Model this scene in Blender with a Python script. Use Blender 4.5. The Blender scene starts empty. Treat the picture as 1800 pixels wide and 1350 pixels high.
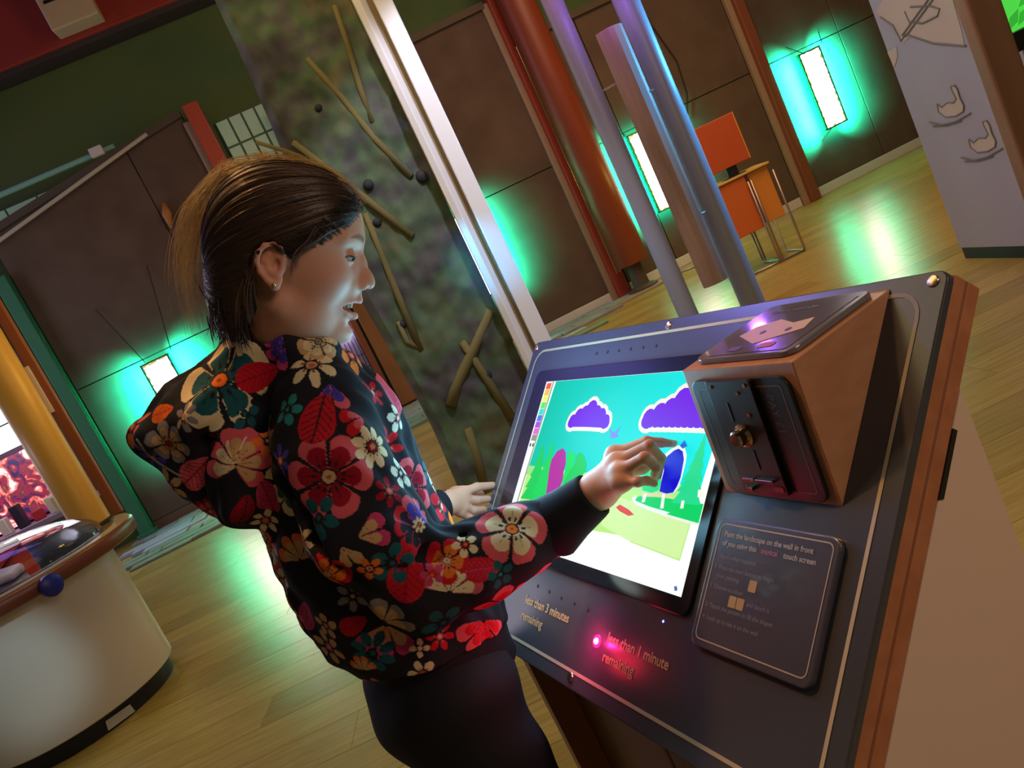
import bpy, math, random
import numpy as np
from mathutils import Vector
from mathutils.bvhtree import BVHTree

random.seed(7); rng = np.random.default_rng(7)
SC = bpy.context.scene
COL = SC.collection

# ------------------------------------------------------------------ camera
FPX, PITCH, ROLL, CH = 1446.0, math.radians(9.43), math.radians(25.69), 1.3
CAMP = np.array([0.0, 0.0, CH])
Fv = np.array([0, math.cos(PITCH), -math.sin(PITCH)])
R0 = np.array([1.0, 0, 0]); U0 = np.cross(R0, Fv)
Rv = math.cos(ROLL) * R0 - math.sin(ROLL) * U0
Uv = math.sin(ROLL) * R0 + math.cos(ROLL) * U0
cd = bpy.data.cameras.new('camera'); cam = bpy.data.objects.new('camera', cd); COL.objects.link(cam)
cd.sensor_fit = 'HORIZONTAL'; cd.sensor_width = 36.0; cd.lens = 36.0 * FPX / 1800.0
cd.clip_start = 0.02; cd.clip_end = 100
from mathutils import Matrix
cam.matrix_world = Matrix(((Rv[0], Uv[0], -Fv[0], CAMP[0]), (Rv[1], Uv[1], -Fv[1], CAMP[1]),
                           (Rv[2], Uv[2], -Fv[2], CAMP[2]), (0, 0, 0, 1)))
SC.camera = cam
vs = SC.view_settings
SC.display_settings.display_device = 'sRGB'
vs.view_transform = 'Standard'; vs.look = 'None'; vs.gamma = 1.0; vs.use_curve_mapping = False
vs.exposure = 0.0

# ------------------------------------------------------------------ world and lights
W = bpy.data.worlds.new('world'); SC.world = W; W.use_nodes = True
W.node_tree.nodes['Background'].inputs[0].default_value = (1.0, 0.86, 0.74, 1)
W.node_tree.nodes['Background'].inputs[1].default_value = 0.055

def light(kind, name, loc, energy, color, aim=None, size=0.1, size_y=None, spot=None, blend=0.5):
    l = bpy.data.lights.new(name, kind); l.energy = energy; l.color = color
    if kind == 'AREA':
        l.size = size
        if size_y: l.shape = 'RECTANGLE'; l.size_y = size_y
    else:
        l.shadow_soft_size = size
    if kind == 'SPOT':
        l.spot_size = math.radians(spot or 45); l.spot_blend = blend
    if kind != 'AREA': l.specular_factor = 0.25
    o = bpy.data.objects.new(name, l); COL.objects.link(o); o.location = loc
    if aim is not None:
        d = Vector(aim) - Vector(loc); o.rotation_euler = d.to_track_quat('-Z', 'Y').to_euler()
    return o

# unseen hall lamps, then coloured lamps added to tint single parts
light('AREA', 'hall_light_warm', (-1.0, 3.2, 4.6), 62, (1.0, 0.74, 0.36), (-0.6, 4.2, 0), 3.0)
light('AREA', 'hall_light_amber_right', (3.2, 6.8, 4.6), 80, (1.0, 0.56, 0.20), (3.0, 6.6, 0), 2.5)
light('AREA', 'hall_light_wall', (2.5, 5.5, 4.4), 85, (1.0, 0.60, 0.44), (2.5, 10, 1.6), 2.5)
light('AREA', 'hall_light_behind', (1.9, -1.0, 2.5), 26, (1.0, 0.68, 0.48), (0.1, 1.2, 0.9), 1.2)
light('SPOT', 'spot_orange_hair', (-0.45, 1.5, 2.9), 85, (1.0, 0.42, 0.14), (-0.15, 1.08, 1.45), 0.05, spot=26)
light('SPOT', 'spot_blue_panel', (-0.7, 2.7, 2.8), 60, (0.22, 0.20, 1.0), (0.20, 1.30, 1.09), 0.12, spot=22, blend=.8)
light('AREA', 'added_panel_sheen', (-6.0, 7.25, 2.35), 75, (0.86, 0.78, 1.0), (-5.0, 6.7, 2.25), 3.6, 3.2)  # no window here: added so the kiosk panel reflects something pale
light('AREA', 'added_violet_sheen', (-5.2, 8.6, 6.1), 90, (0.26, 0.22, 1.0), (0.2, 1.3, 1.1), 3.2, 2.6)  # added out of view to give the panel a violet reflection
light('SPOT', 'spot_lilac_panel', (0.5, 2.2, 2.6), 90, (0.85, 0.72, 1.0), (-0.05, 1.20, 0.82), 0.10, spot=13, blend=.9)  # added to lift the lower left of the kiosk panel
light('SPOT', 'spot_drum_cool', (-1.5, 1.9, 1.5), 60, (0.55, 0.82, 1.0), (-2.62, 3.7, 0.42), 0.05, spot=17, blend=.9)
light('POINT', 'swan_fill', (1.5, 3.4, 2.2), 10, (1.0, 0.86, 0.86), None, 0.15)  # added fill that brightens the swan panel
light('POINT', 'spot_column_yellow', (2.75, 9.4, 1.2), 10, (1.0, 0.72, 0.15), None, 0.05)
light('SPOT', 'spot_beam_blue', (-0.35, 3.9, 1.5), 45, (0.08, 0.50, 1.0), (0.13, 4.55, 1.25), 0.05, spot=34, blend=.8)
light('SPOT', 'spot_beam_cool', (0.75, 3.0, 3.3), 210, (0.78, 0.78, 1.0), (0.25, 4.6, 1.5), 0.06, spot=50)
light('SPOT', 'spot_beam_warm', (0.2, 3.3, 4.2), 60, (1.0, 0.62, 0.3), (0.2, 4.6, 2.5), 0.06, spot=46)
light('SPOT', 'spot_pole_blue', (2.6, 5.25, 1.9), 200, (0.05, 0.42, 1.0), (1.5, 5.2, 1.5), 0.05, spot=100)
light('POINT', 'spot_pole_pink', (0.95, 4.8, 2.7), 5, (1.0, 0.22, 0.62), None, 0.05)
light('POINT', 'spot_pole_violet', (1.42, 4.85, 2.3), 5.0, (0.32, 0.12, 1.0), None, 0.05)
light('SPOT', 'spot_red_column', (1.6, 8.0, 3.6), 5, (1.0, 0.24, 0.04), (1.95, 9.7, 1.8), 0.08, spot=60)
light('POINT', 'spot_golden_column', (-1.7, 4.45, 1.75), 7, (1.0, 0.66, 0.12), None, 0.08)

# ------------------------------------------------------------------ camera-space helpers (measuring only)
def ray(x, y): return Fv + Rv * ((x - 900) / FPX) - Uv * ((y - 675) / FPX)
def atY(x, y, Y): d = ray(x, y); return CAMP + d * (Y / d[1])
def atZ(x, y, z=0.0): d = ray(x, y); return CAMP + d * ((z - CH) / d[2])

# kiosk frame: origin at the top-left corner of the sloping panel
S_ = 1.2
KO = CAMP + S_ * np.array([.062, 1.283, -.170])
ya = math.radians(-66.885); ti = math.radians(44.0)
Ke = np.array([math.cos(ya), math.sin(ya), 0.0]); Kh = np.array([Ke[1], -Ke[0], 0.0])
Kd = Kh * math.cos(ti) + np.array([0, 0, -math.sin(ti)])
Kn = np.cross(Kd, Ke)
if Kn[2] < 0: Kn = -Kn
PW_, PH_ = 0.866, 0.523
def KP(u, v, w=0.0): return KO + Ke * u + Kd * v + Kn * w
def K(x, y, w=0.0):
    d = ray(x, y); k = ((KO + Kn * w - CAMP) @ Kn) / (d @ Kn); q = CAMP + d * k - KO
    return np.array([q @ Ke, q @ Kd])
def KW(x, y, w): u, v = K(x, y, w); return KP(u, v, w)

# back wall frame
WO = np.array([-4, 9.3, 0.0]); Wd = np.array([10, 1.5, 0.0]) / math.hypot(10, 1.5)
Wn = np.array([Wd[1], -Wd[0], 0.0])          # towards the room
Z = np.array([0, 0, 1.0])
def WPt(s, z, off=0.0): return WO + Wd * s + Z * z + Wn * off

# ------------------------------------------------------------------ materials
MATS = {}
def mat(name, col=(.5, .5, .5), rough=.6, metal=0.0, spec=.5, emit=None, estr=0.0, noise=None, bump=0.0,
        coat=0.0, trans=0.0, vcol=None, alpha=None, ior=1.45):
    """noise=(colour2, scale, (sx,sy,sz))"""
    if name in MATS: return MATS[name]
    m = bpy.data.materials.new(name); m.use_nodes = True; nt = m.node_tree; b = nt.nodes['Principled BSDF']
    b.inputs['Base Color'].default_value = (*col, 1); b.inputs['Roughness'].default_value = rough
    b.inputs['Metallic'].default_value = metal; b.inputs['Specular IOR Level'].default_value = spec
    b.inputs['Coat Weight'].default_value = coat; b.inputs['Coat Roughness'].default_value = .05
    b.inputs['Transmission Weight'].default_value = trans; b.inputs['IOR'].default_value = ior
    if alpha is not None: b.inputs['Alpha'].default_value = alpha
    if emit: b.inputs['Emission Color'].default_value = (*emit, 1); b.inputs['Emission Strength'].default_value = estr
    if noise or bump:
        tc = nt.nodes.new('ShaderNodeTexCoord'); mp = nt.nodes.new('ShaderNodeMapping')
        nz = nt.nodes.new('ShaderNodeTexNoise'); nz.inputs['Detail'].default_value = 5
        nt.links.new(tc.outputs['Object'], mp.inputs['Vector']); nt.links.new(mp.outputs[0], nz.inputs['Vector'])
        sc = noise[2] if noise else (1, 1, 1)
        mp.inputs['Scale'].default_value = sc; nz.inputs['Scale'].default_value = noise[1] if noise else 30
        if noise:
            r = nt.nodes.new('ShaderNodeValToRGB'); r.color_ramp.elements[0].position = .35; r.color_ramp.elements[1].position = .65
            r.color_ramp.elements[0].color = (*col, 1); r.color_ramp.elements[1].color = (*noise[0], 1)
            nt.links.new(nz.outputs['Fac'], r.inputs[0]); nt.links.new(r.outputs[0], b.inputs['Base Color'])
        if bump:
            bp = nt.nodes.new('ShaderNodeBump'); bp.inputs['Strength'].default_value = bump; bp.inputs['Distance'].default_value = .01
            nt.links.new(nz.outputs['Fac'], bp.inputs['Height']); nt.links.new(bp.outputs[0], b.inputs['Normal'])
    if vcol:
        a = nt.nodes.new('ShaderNodeAttribute'); a.attribute_name = vcol
        nt.links.new(a.outputs['Color'], b.inputs['Base Color'])
    MATS[name] = m
    return m

# ------------------------------------------------------------------ mesh helpers
class MB:
    def __init__(s): s.v = []; s.f = []; s.mi = []
    def add(s, V, F, m=0):
        n = len(s.v); s.v += [tuple(map(float, p)) for p in V]; s.f += [tuple(i + n for i in f) for f in F]; s.mi += [m] * len(F); return s
    def hexa(s, P, m=0):  # P: 4 bottom, 4 top
        return s.add(P, [(0, 3, 2, 1), (4, 5, 6, 7), (0, 1, 5, 4), (1, 2, 6, 5), (2, 3, 7, 6), (3, 0, 4, 7)], m)
    def obox(s, o, a, b, c, m=0):  # origin corner + three edge vectors
        o, a, b, c = map(np.array, (o, a, b, c))
        if np.dot(np.cross(a, b), c) < 0: a, b = b, a
        return s.hexa([o, o + a, o + a + b, o + b, o + c, o + a + c, o + a + b + c, o + b + c], m)
    def box(s, x0, x1, y0, y1, z0, z1, m=0):
        return s.obox((x0, y0, z0), (x1 - x0, 0, 0), (0, y1 - y0, 0), (0, 0, z1 - z0), m)
    def prism(s, poly, d, m=0):   # polygon points (3D, planar) extruded by d
        n = len(poly); poly = [np.array(p) for p in poly]; d = np.array(d)
        nrm = np.zeros(3)
        for i in range(n): nrm += np.cross(poly[i], poly[(i + 1) % n])
        if nrm @ d < 0: poly = poly[::-1]
        V = poly + [p + d for p in poly]
        F = [tuple(range(n))[::-1], tuple(range(n, 2 * n))] + [(i, (i + 1) % n, (i + 1) % n + n, i + n) for i in range(n)]
        return s.add(V, F, m)
    def tube(s, pts, r, n=8, m=0, cap=True):
        pts = [np.array(p, float) for p in pts]; k = len(pts)
        rs = r if hasattr(r, '__len__') else [r] * k
        t0 = pts[1] - pts[0]; up = np.array([0, 0, 1.0])
        if abs(t0 @ up) > .9 * np.linalg.norm(t0): up = np.array([1.0, 0, 0])
        V = []; a = None
        for i in range(k):
            t = pts[min(i + 1, k - 1)] - pts[max(i - 1, 0)]; t /= np.linalg.norm(t) + 1e-12
            if a is None: a = np.cross(t, up)
            a = a - t * (a @ t); a /= np.linalg.norm(a) + 1e-12; b = np.cross(t, a)
            for j in range(n):
                th = 2 * math.pi * j / n; V.append(pts[i] + (a * math.cos(th) + b * math.sin(th)) * rs[i])
        F = [(i * n + j, i * n + (j + 1) % n, (i + 1) * n + (j + 1) % n, (i + 1) * n + j) for i in range(k - 1) for j in range(n)]
        if cap: F += [tuple(range(n))[::-1], tuple(range((k - 1) * n, k * n))]
        return s.add(V, F, m)
    def lathe(s, c, prof, n=40, m=0, ax=(0, 0, 1), a0=0, a1=2 * math.pi):  # prof: (r, h)
        ax = np.array(ax, float); ax /= np.linalg.norm(ax); t = np.array([1.0, 0, 0]) if abs(ax[0]) < .9 else np.array([0, 1.0, 0])
        e1 = np.cross(ax, t); e1 /= np.linalg.norm(e1); e2 = np.cross(ax, e1); c = np.array(c, float)
        V = [c + ax * h + (e1 * math.cos(2 * math.pi * j / n) + e2 * math.sin(2 * math.pi * j / n)) * r for r, h in prof for j in range(n)]
        k = len(prof)
        F = [(i * n + j, i * n + (j + 1) % n, (i + 1) * n + (j + 1) % n, (i + 1) * n + j) for i in range(k - 1) for j in range(n)]
        F += [tuple(range(n))[::-1], tuple(range((k - 1) * n, k * n))]
        return s.add(V, F, m)
    def sphere(s, c, r, n=16, m=0):
        return s.lathe(c, [(r * math.sin(math.pi * i / n) + 1e-5, -r * math.cos(math.pi * i / n)) for i in range(n + 1)], n * 2, m)
    def build(s, name, mats, parent=None, bevel=0.0, smooth=False, seg=2):
        me = bpy.data.meshes.new(name); me.from_pydata(s.v, [], s.f); me.update()
        mats = mats if isinstance(mats, (list, tuple)) else [mats]
        for m in mats: me.materials.append(m)
        if len(mats) > 1: me.polygons.foreach_set('material_index', s.mi)
        o = bpy.data.objects.new(name, me); COL.objects.link(o)
        if parent is not None: attach(o, parent)
        if bevel:
            b = o.modifiers.new('bevel', 'BEVEL'); b.width = bevel; b.segments = seg; b.limit_method = 'ANGLE'
        if smooth:
            me.polygons.foreach_set('use_smooth', [True] * len(me.polygons))
            if not isinstance(smooth, bool): 
                try: me.set_sharp_from_angle(angle=math.radians(smooth))
                except Exception: pass
        return o

def attach(o, parent):
    o.parent = parent
    o.matrix_parent_inverse = Matrix.Translation(-Vector(parent.location)) if parent.parent is None else Matrix.Identity(4)
def top_of(o):
    while o.parent: o = o.parent
    return o
def thing(name, label, cat, loc=(0, 0, 0), group=None):
    o = bpy.data.objects.new(name, None); COL.objects.link(o); o.location = [float(c) for c in loc]; o.empty_display_size = .05
    return tag(o, label, cat, group)
def tag(o, label, cat, group=None, kind=None):
    o['label'] = label; o['category'] = cat
    if group: o['group'] = group
    if kind: o['kind'] = kind
    return o
def struct(o): o['kind'] = 'structure'; return o

def rrect(u0, u1, v0, v1, r, n=5):
    P = []
    for cx, cy, a in ((u1 - r, v0 + r, -90), (u1 - r, v1 - r, 0), (u0 + r, v1 - r, 90), (u0 + r, v0 + r, 180)):
        for i in range(n + 1):
            t = math.radians(a + 90 * i / n); P.append((cx + r * math.cos(t), cy + r * math.sin(t)))
    return P
def frame_line(mb, fn, u0, u1, v0, v1, r, wd, m=0):
    A = rrect(u0, u1, v0, v1, r); B = rrect(u0 + wd, u1 - wd, v0 + wd, v1 - wd, max(r - wd, .001)); n = len(A)
    mb.add([fn(*p) for p in A] + [fn(*p) for p in B], [(i, (i + 1) % n, (i + 1) % n + n, i + n) for i in range(n)], m)

def text_mesh(name, txt, size, fn, parent, m, align='LEFT', bold=0.0, spacing=1.0):
    """fn(a,b)->3D, a to the right along the line, b up. Real letter geometry, slightly raised."""
    c = bpy.data.curves.new(name, 'FONT'); c.body = txt; c.size = size; c.align_x = align; c.offset = bold
    c.space_line = spacing; c.resolution_u = 3
    o = bpy.data.objects.new(name, c); COL.objects.link(o)
    dg = bpy.context.evaluated_depsgraph_get(); me = bpy.data.meshes.new_from_object(o.evaluated_get(dg))
    COL.objects.unlink(o); bpy.data.objects.remove(o)
    for v in me.vertices: v.co = Vector([float(q) for q in fn(v.co.x, v.co.y)])
    me.materials.clear(); me.materials.append(m)
    t = bpy.data.objects.new(name, me); COL.objects.link(t)
    if parent is not None: attach(t, parent)
    return t

# ------------------------------------------------------------------ signed-distance sculpting
class Field:
    def __init__(s, lo, hi, h):
        s.lo = np.array(lo, float); s.h = h; s.n = np.ceil((np.array(hi) - s.lo) / h).astype(int) + 1
        s.D = np.full(tuple(s.n), 1.0, np.float32)
    def _sl(s, lo, hi):
        a = np.clip(np.floor((np.array(lo) - s.lo) / s.h).astype(int), 0, s.n - 1)
        b = np.clip(np.ceil((np.array(hi) - s.lo) / s.h).astype(int) + 1, 1, s.n)
        if np.any(b <= a): return None, None
        sl = tuple(slice(i, j) for i, j in zip(a, b))
        g = [((np.arange(i, j)) * s.h + s.lo[k]).astype(np.float32) for k, (i, j) in enumerate(zip(a, b))]
        return sl, (g[0][:, None, None], g[1][None, :, None], g[2][None, None, :])
    def op(s, fn, lo, hi, k=.01, mode='add'):
        pad = k + 3 * s.h
        sl, G = s._sl(np.array(lo) - pad, np.array(hi) + pad)
        if sl is None: return
        d = fn(*G); a = s.D[sl]
        if mode == 'add': q = np.maximum(k - np.abs(a - d), 0) / k; s.D[sl] = np.minimum(a, d) - q * q * k / 4
        elif mode == 'sub': q = np.maximum(k - np.abs(a + d), 0) / k; s.D[sl] = np.maximum(a, -d) + q * q * k / 4
    def cone(s, a, b, ra, rb, k=.01, mode='add'):
        a = np.array(a, float); b = np.array(b, float); ab = b - a; L = ab @ ab + 1e-12; r = max(ra, rb)
        def fn(X, Y, Zz):
            t = np.clip(((X - a[0]) * ab[0] + (Y - a[1]) * ab[1] + (Zz - a[2]) * ab[2]) / L, 0, 1)
            return np.sqrt((X - a[0] - t * ab[0]) ** 2 + (Y - a[1] - t * ab[1]) ** 2 + (Zz - a[2] - t * ab[2]) ** 2) - (ra + (rb - ra) * t)
        s.op(fn, np.minimum(a, b) - r, np.maximum(a, b) + r, k, mode)
    def chain(s, pts, rs, k=.01, mode='add'):
        for i in range(len(pts) - 1): s.cone(pts[i], pts[i + 1], rs[i], rs[i + 1], k, mode)
    def ell(s, c, r, M=None, k=.01, mode='add'):
        c = np.array(c, float); r = np.array(r, float); M = np.eye(3) if M is None else np.array(M, float)  # rows = axes
        ext = np.sqrt(((M * r[:, None]) ** 2).sum(0))
        def fn(X, Y, Zz):
            P = [M[i, 0] * (X - c[0]) + M[i, 1] * (Y - c[1]) + M[i, 2] * (Zz - c[2]) for i in range(3)]
            k0 = np.sqrt(sum((P[i] / r[i]) ** 2 for i in range(3))); k1 = np.sqrt(sum((P[i] / r[i] ** 2) ** 2 for i in range(3))) + 1e-9
            return k0 * (k0 - 1) / k1
        s.op(fn, c - ext, c + ext, k, mode)
    def mesh(s):
        D = s.D; ins = D < 0; n = s.n
        cnt = np.zeros(tuple(n - 1), np.int8)
        for i in (0, 1):
            for j in (0, 1):
                for k in (0, 1): cnt += ins[i:n[0] - 1 + i, j:n[1] - 1 + j, k:n[2] - 1 + k]
        idx = np.argwhere((cnt > 0) & (cnt < 8)); I, J, Kk = idx.T
        cv = {(a, b, c): D[I + a, J + b, Kk + c] for a in (0, 1) for b in (0, 1) for c in (0, 1)}
        acc = np.zeros((len(idx), 3)); num = np.zeros(len(idx))
        for c0 in cv:
            for ax in range(3):
                if c0[ax] == 0:
                    c1 = list(c0); c1[ax] = 1; va, vb = cv[c0], cv[tuple(c1)]
                    m = (va < 0) != (vb < 0); t = np.where(m, va / np.where(m, va - vb, 1), 0)
                    p = np.tile(np.array(c0, float), (len(idx), 1)); p[:, ax] = t
                    acc += p * m[:, None]; num += m
        V = s.lo + s.h * (idx + acc / num[:, None])
        ids = np.full(tuple(n - 1), -1, np.int32); ids[I, J, Kk] = np.arange(len(idx))
        Fs = []
        for ax in range(3):
            b, c = (ax + 1) % 3, (ax + 2) % 3
            s0 = [slice(None)] * 3; s1 = [slice(None)] * 3; s0[ax] = slice(0, -1); s1[ax] = slice(1, None)
            A, B = ins[tuple(s0)], ins[tuple(s1)]; e = np.argwhere(A != B)
            e = e[(e[:, b] > 0) & (e[:, c] > 0) & (e[:, b] < n[b] - 1) & (e[:, c] < n[c] - 1)]
            o = A[tuple(e.T)]
            def cell(db, dc): q = e.copy(); q[:, b] -= db; q[:, c] -= dc; return ids[tuple(q.T)]
            Q = np.stack([cell(1, 1), cell(0, 1), cell(0, 0), cell(1, 0)], 1); Q[~o] = Q[~o][:, ::-1]
            Fs.append(Q[(Q >= 0).all(1)])
        return V, np.concatenate(Fs)

def np_mesh(name, V, F, m, parent=None, smooth=True):
    me = bpy.data.meshes.new(name); V = np.asarray(V, np.float32); F = np.asarray(F, np.int32)
    me.vertices.add(len(V)); me.vertices.foreach_set('co', V.ravel())
    k = F.shape[1]; me.loops.add(F.size); me.loops.foreach_set('vertex_index', F.ravel())
    me.polygons.add(len(F)); me.polygons.foreach_set('loop_start', np.arange(0, F.size, k, dtype=np.int32))
    me.polygons.foreach_set('use_smooth', np.full(len(F), smooth)); me.update(calc_edges=True)
    me.materials.append(m)
    o = bpy.data.objects.new(name, me); COL.objects.link(o)
    if parent is not None: attach(o, parent)
    return o
def set_vcol(me, cols):
    a = me.color_attributes.new('tint', 'FLOAT_COLOR', 'POINT')
    a.data.foreach_set('color', np.concatenate([cols, np.ones((len(cols), 1))], 1).astype(np.float32).ravel())
def relax(V, F, it=1, lam=.5):
    for _ in range(it):
        acc = np.zeros_like(V); c = np.zeros(len(V))
        for a, b in ((0, 1), (1, 2), (2, 3), (3, 0)):
            np.add.at(acc, F[:, a], V[F[:, b]]); np.add.at(acc, F[:, b], V[F[:, a]]); np.add.at(c, F[:, a], 1); np.add.at(c, F[:, b], 1)
        V = V + lam * (acc / np.maximum(c, 1)[:, None] - V) * (c > 0)[:, None]
    return V

# ================================================================== SETTING
m_wall = mat('wall_fabric', (.095, .062, .045), .9, noise=((.12, .082, .06), 3, (1, 1, 1)), bump=.1)
m_upper = mat('upper_wall_green', (.10, .155, .045), .85, noise=((.075, .14, .05), 1.2, (1, 1, 1)))
m_seam = mat('seam_trim', (.22, .17, .11), .7)
m_red = mat('red_post_paint', (.42, .055, .03), .45)
m_redbrown = mat('redbrown_wood', (.22, .07, .035), .5)
m_trim = mat('tan_trim', (.34, .24, .17), .6)
m_greenpost = mat('green_post_paint', (.03, .17, .085), .6)
m_white = mat('white_base', (.62, .62, .60), .5)
m_black = mat('black_plinth', (.012, .012, .014), .5)
m_metal = mat('steel_tube', (.38, .30, .25), .35, metal=.8)

# floor boards
fl = MB(); fl.box(-9, 9, -3.5, 14, -.12, -.012)
floor = struct(fl.build('floor', mat('floor_screed', (.35, .24, .10), .35)))
m_plank = bpy.data.materials.new('laminate_board'); m_plank.use_nodes = True
nt = m_plank.node_tree; b = nt.nodes['Principled BSDF']
tc = nt.nodes.new('ShaderNodeTexCoord'); mp = nt.nodes.new('ShaderNodeMapping'); mp.inputs['Scale'].default_value = (1.2, 14, 1)
nz = nt.nodes.new('ShaderNodeTexNoise'); nz.inputs['Scale'].default_value = 3; nz.inputs['Detail'].default_value = 6
oi = nt.nodes.new('ShaderNodeObjectInfo'); ad = nt.nodes.new('ShaderNodeVectorMath'); ad.operation = 'ADD'
cb = nt.nodes.new('ShaderNodeCombineXYZ'); mu = nt.nodes.new('ShaderNodeMath'); mu.operation = 'MULTIPLY'; mu.inputs[1].default_value = 40
L = nt.links.new
L(oi.outputs['Random'], mu.inputs[0]); L(mu.outputs[0], cb.inputs[0]); L(tc.outputs['Object'], ad.inputs[0]); L(cb.outputs[0], ad.inputs[1])
L(ad.outputs[0], mp.inputs[0]); L(mp.outputs[0], nz.inputs[0])
rp = nt.nodes.new('ShaderNodeValToRGB'); rp.color_ramp.elements[0].position = .3; rp.color_ramp.elements[1].position = .7
rp.color_ramp.elements[0].color = (.33, .235, .055, 1); rp.color_ramp.elements[1].color = (.46, .345, .10, 1)
hs = nt.nodes.new('ShaderNodeHueSaturation'); mr = nt.nodes.new('ShaderNodeMapRange')
mr.inputs[3].default_value = .82; mr.inputs[4].default_value = 1.12
L(nz.outputs[0], rp.inputs[0]); L(rp.outputs[0], hs.inputs['Color']); L(oi.outputs['Random'], mr.inputs[0]); L(mr.outputs[0], hs.inputs['Value'])
L(hs.outputs[0], b.inputs['Base Color']); b.inputs['Roughness'].default_value = .27; b.inputs['Specular IOR Level'].default_value = .55
PLX, PLY = 1.6, .24
pm = MB(); pm.box(-PLX / 2 + .0012, PLX / 2 - .0012, -PLY / 2 + .0012, PLY / 2 - .0012, -.012, 0.0)
first = None
ny = 0
for j in range(38):
    y = 1.0 + j * PLY
    x0 = -4.0 if y > 4 else -2.6; x1 = (3.2 if y < 5 else 7.0)
    off = (j * 0.57) % PLX
    x = x0 + off
    while x < x1 and ny < 298:
        if first is None:
            o = first = pm.build('floor_board', m_plank)
        else:
            o = first.copy(); COL.objects.link(o)
        o.parent = floor; o.location = (x, y, 0); ny += 1
        x += PLX
# rest of the laminate as one surface just under the boards
r_ = MB(); r_.box(-9, 9, -3.5, 14, -.012, -.0015)
o = r_.build('laminate_surface', m_plank, floor)
o['kind'] = 'stuff'

def wbox(name, s0, s1, z0, z1, off0, off1, m, parent=None, bevel=0.0):
    mb = MB(); mb.obox(WPt(s0, z0, off0), Wd * (s1 - s0), Wn * (off1 - off0), Z * (z1 - z0))
    return mb.build(name, m, parent, bevel)

wall = struct(wbox('wall_back', -6, 14, -.1, 6.6, -.5, -.3, m_upper))
ceil_ = struct(wbox('ceiling', -6, 14, 6.6, 6.75, -.5, 14, mat('ceiling_paint', (.08, .08, .07), .9)))

# big fabric wall bays between red posts
def bay(nm, lab, s0, s1, zl, zr, seams_v, hseam=1.8):
    t = thing(nm, lab, 'wall panel', WPt((s0 + s1) / 2, 0, -.05), 'fabric wall bays along the back of the hall')
    edges = [s0] + seams_v + [s1]; zt = lambda s: zl + (zr - zl) * (s - s0) / (s1 - s0)
    g = .006
    for a, c in zip(edges[:-1], edges[1:]):
        for lo in (0, 1):
            mb = MB(); z0, z1a, z1b = (0.12, hseam, hseam) if lo == 0 else (hseam, zt(a), zt(c))
            mb.prism([WPt(a + g, z0 + g, -.06), WPt(c - g, z0 + g, -.06), WPt(c - g, z1b - g, -.06), WPt(a + g, z1a - g, -.06)], Wn * .06)
            mb.build('fabric_panel', m_wall, t, bevel=.004)
    mb = MB(); mb.obox(WPt(s0, .12, -.10), Wd * (s1 - s0), Wn * .035, Z * (min(zl, zr) - .14)); mb.build('backing_board', m_seam, t)
    mb = MB(); mb.prism([WPt(s0, zl - .01, -.1), WPt(s1, zr - .01, -.1), WPt(s1, zr + .07, -.1), WPt(s0, zl + .07, -.1)], Wn * .16)
    mb.build('top_rail', mat('top_rail_wood', (.09, .07, .045), .7), t)
    mb = MB(); mb.obox(WPt(s0, 0.0, -.08), Wd * (s1 - s0), Wn * .085, Z * .12); mb.build('skirting', mat('skirting_brown', (.13, .07, .04), .6) if s0 < 2 else m_white, t, .004)
    return t
b1 = bay('fabric_wall_bay', 'dark fabric wall bay behind the girl with a sloping top and hanging light box', -.35, 2.03, 3.62, 3.98, [1.33])
b2 = bay('fabric_wall_bay', 'brown fabric wall bay half hidden behind the tree slab and white beam', 2.95, 5.66, 3.66, 3.76, [4.3])
b3 = bay('fabric_wall_bay', 'brown fabric wall bay behind the blue posts and orange desk', 5.92, 8.48, 3.25, 3.3, [6.62, 7.5])
b4 = bay('fabric_wall_bay', 'green lit fabric wall bay holding the brightest light box at right', 8.74, 12.2, 3.6, 3.7, [9.83])

def post(name, lab, s0, s1, z1, m, strip=True, z0=0, group=None, side='l', off=.12):
    t = thing(name, lab, 'post', WPt((s0 + s1) / 2, 0, .05), group)
    mb = MB(); mb.obox(WPt(s0, z0, -.06), Wd * (s1 - s0), Wn * (off + .06), Z * (z1 - z0)); mb.build('shaft', m, t, .01)
    if strip:
        a = s0 - .075 if side == 'l' else s1
        mb = MB(); mb.obox(WPt(a, z0, -.03), Wd * .075, Wn * .075, Z * (z1 - .15 - z0)); mb.build('edge_strip', m_trim, t, .004)
    return t
p1 = post('wall_post', 'bright red wall post rising behind the girl\'s head', 2.08, 2.25, 4.05, m_red)
p2 = post('wall_post', 'red wall post with a metal channel beside the thick orange column', 5.71, 5.87, 3.95, m_red)
mb = MB(); mb.tube([WPt(5.79, .3, .135), WPt(5.79, 3.2, .135)], .008); mb.tube([WPt(5.83, .3, .135), WPt(5.83, 3.2, .135)], .006)
mb.build('metal_channel', mat('channel_chrome', (.9, .75, .45), .15, metal=1.0), p2)
p3 = post('wall_post', 'dark red wall post between the orange desk and the brightest light box', 8.57, 8.70, 3.9, m_redbrown)
p4 = post('wall_post', 'narrow green post at the left end of the dark fabric wall', -.50, -.36, 3.2, m_greenpost, False)
mb = MB(); mb.obox(WPt(-.53, 0, -.1), Wd * .2, Wn * .26, Z * .07); mb.build('foot_block', m_greenpost, p4, .005)

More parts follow.
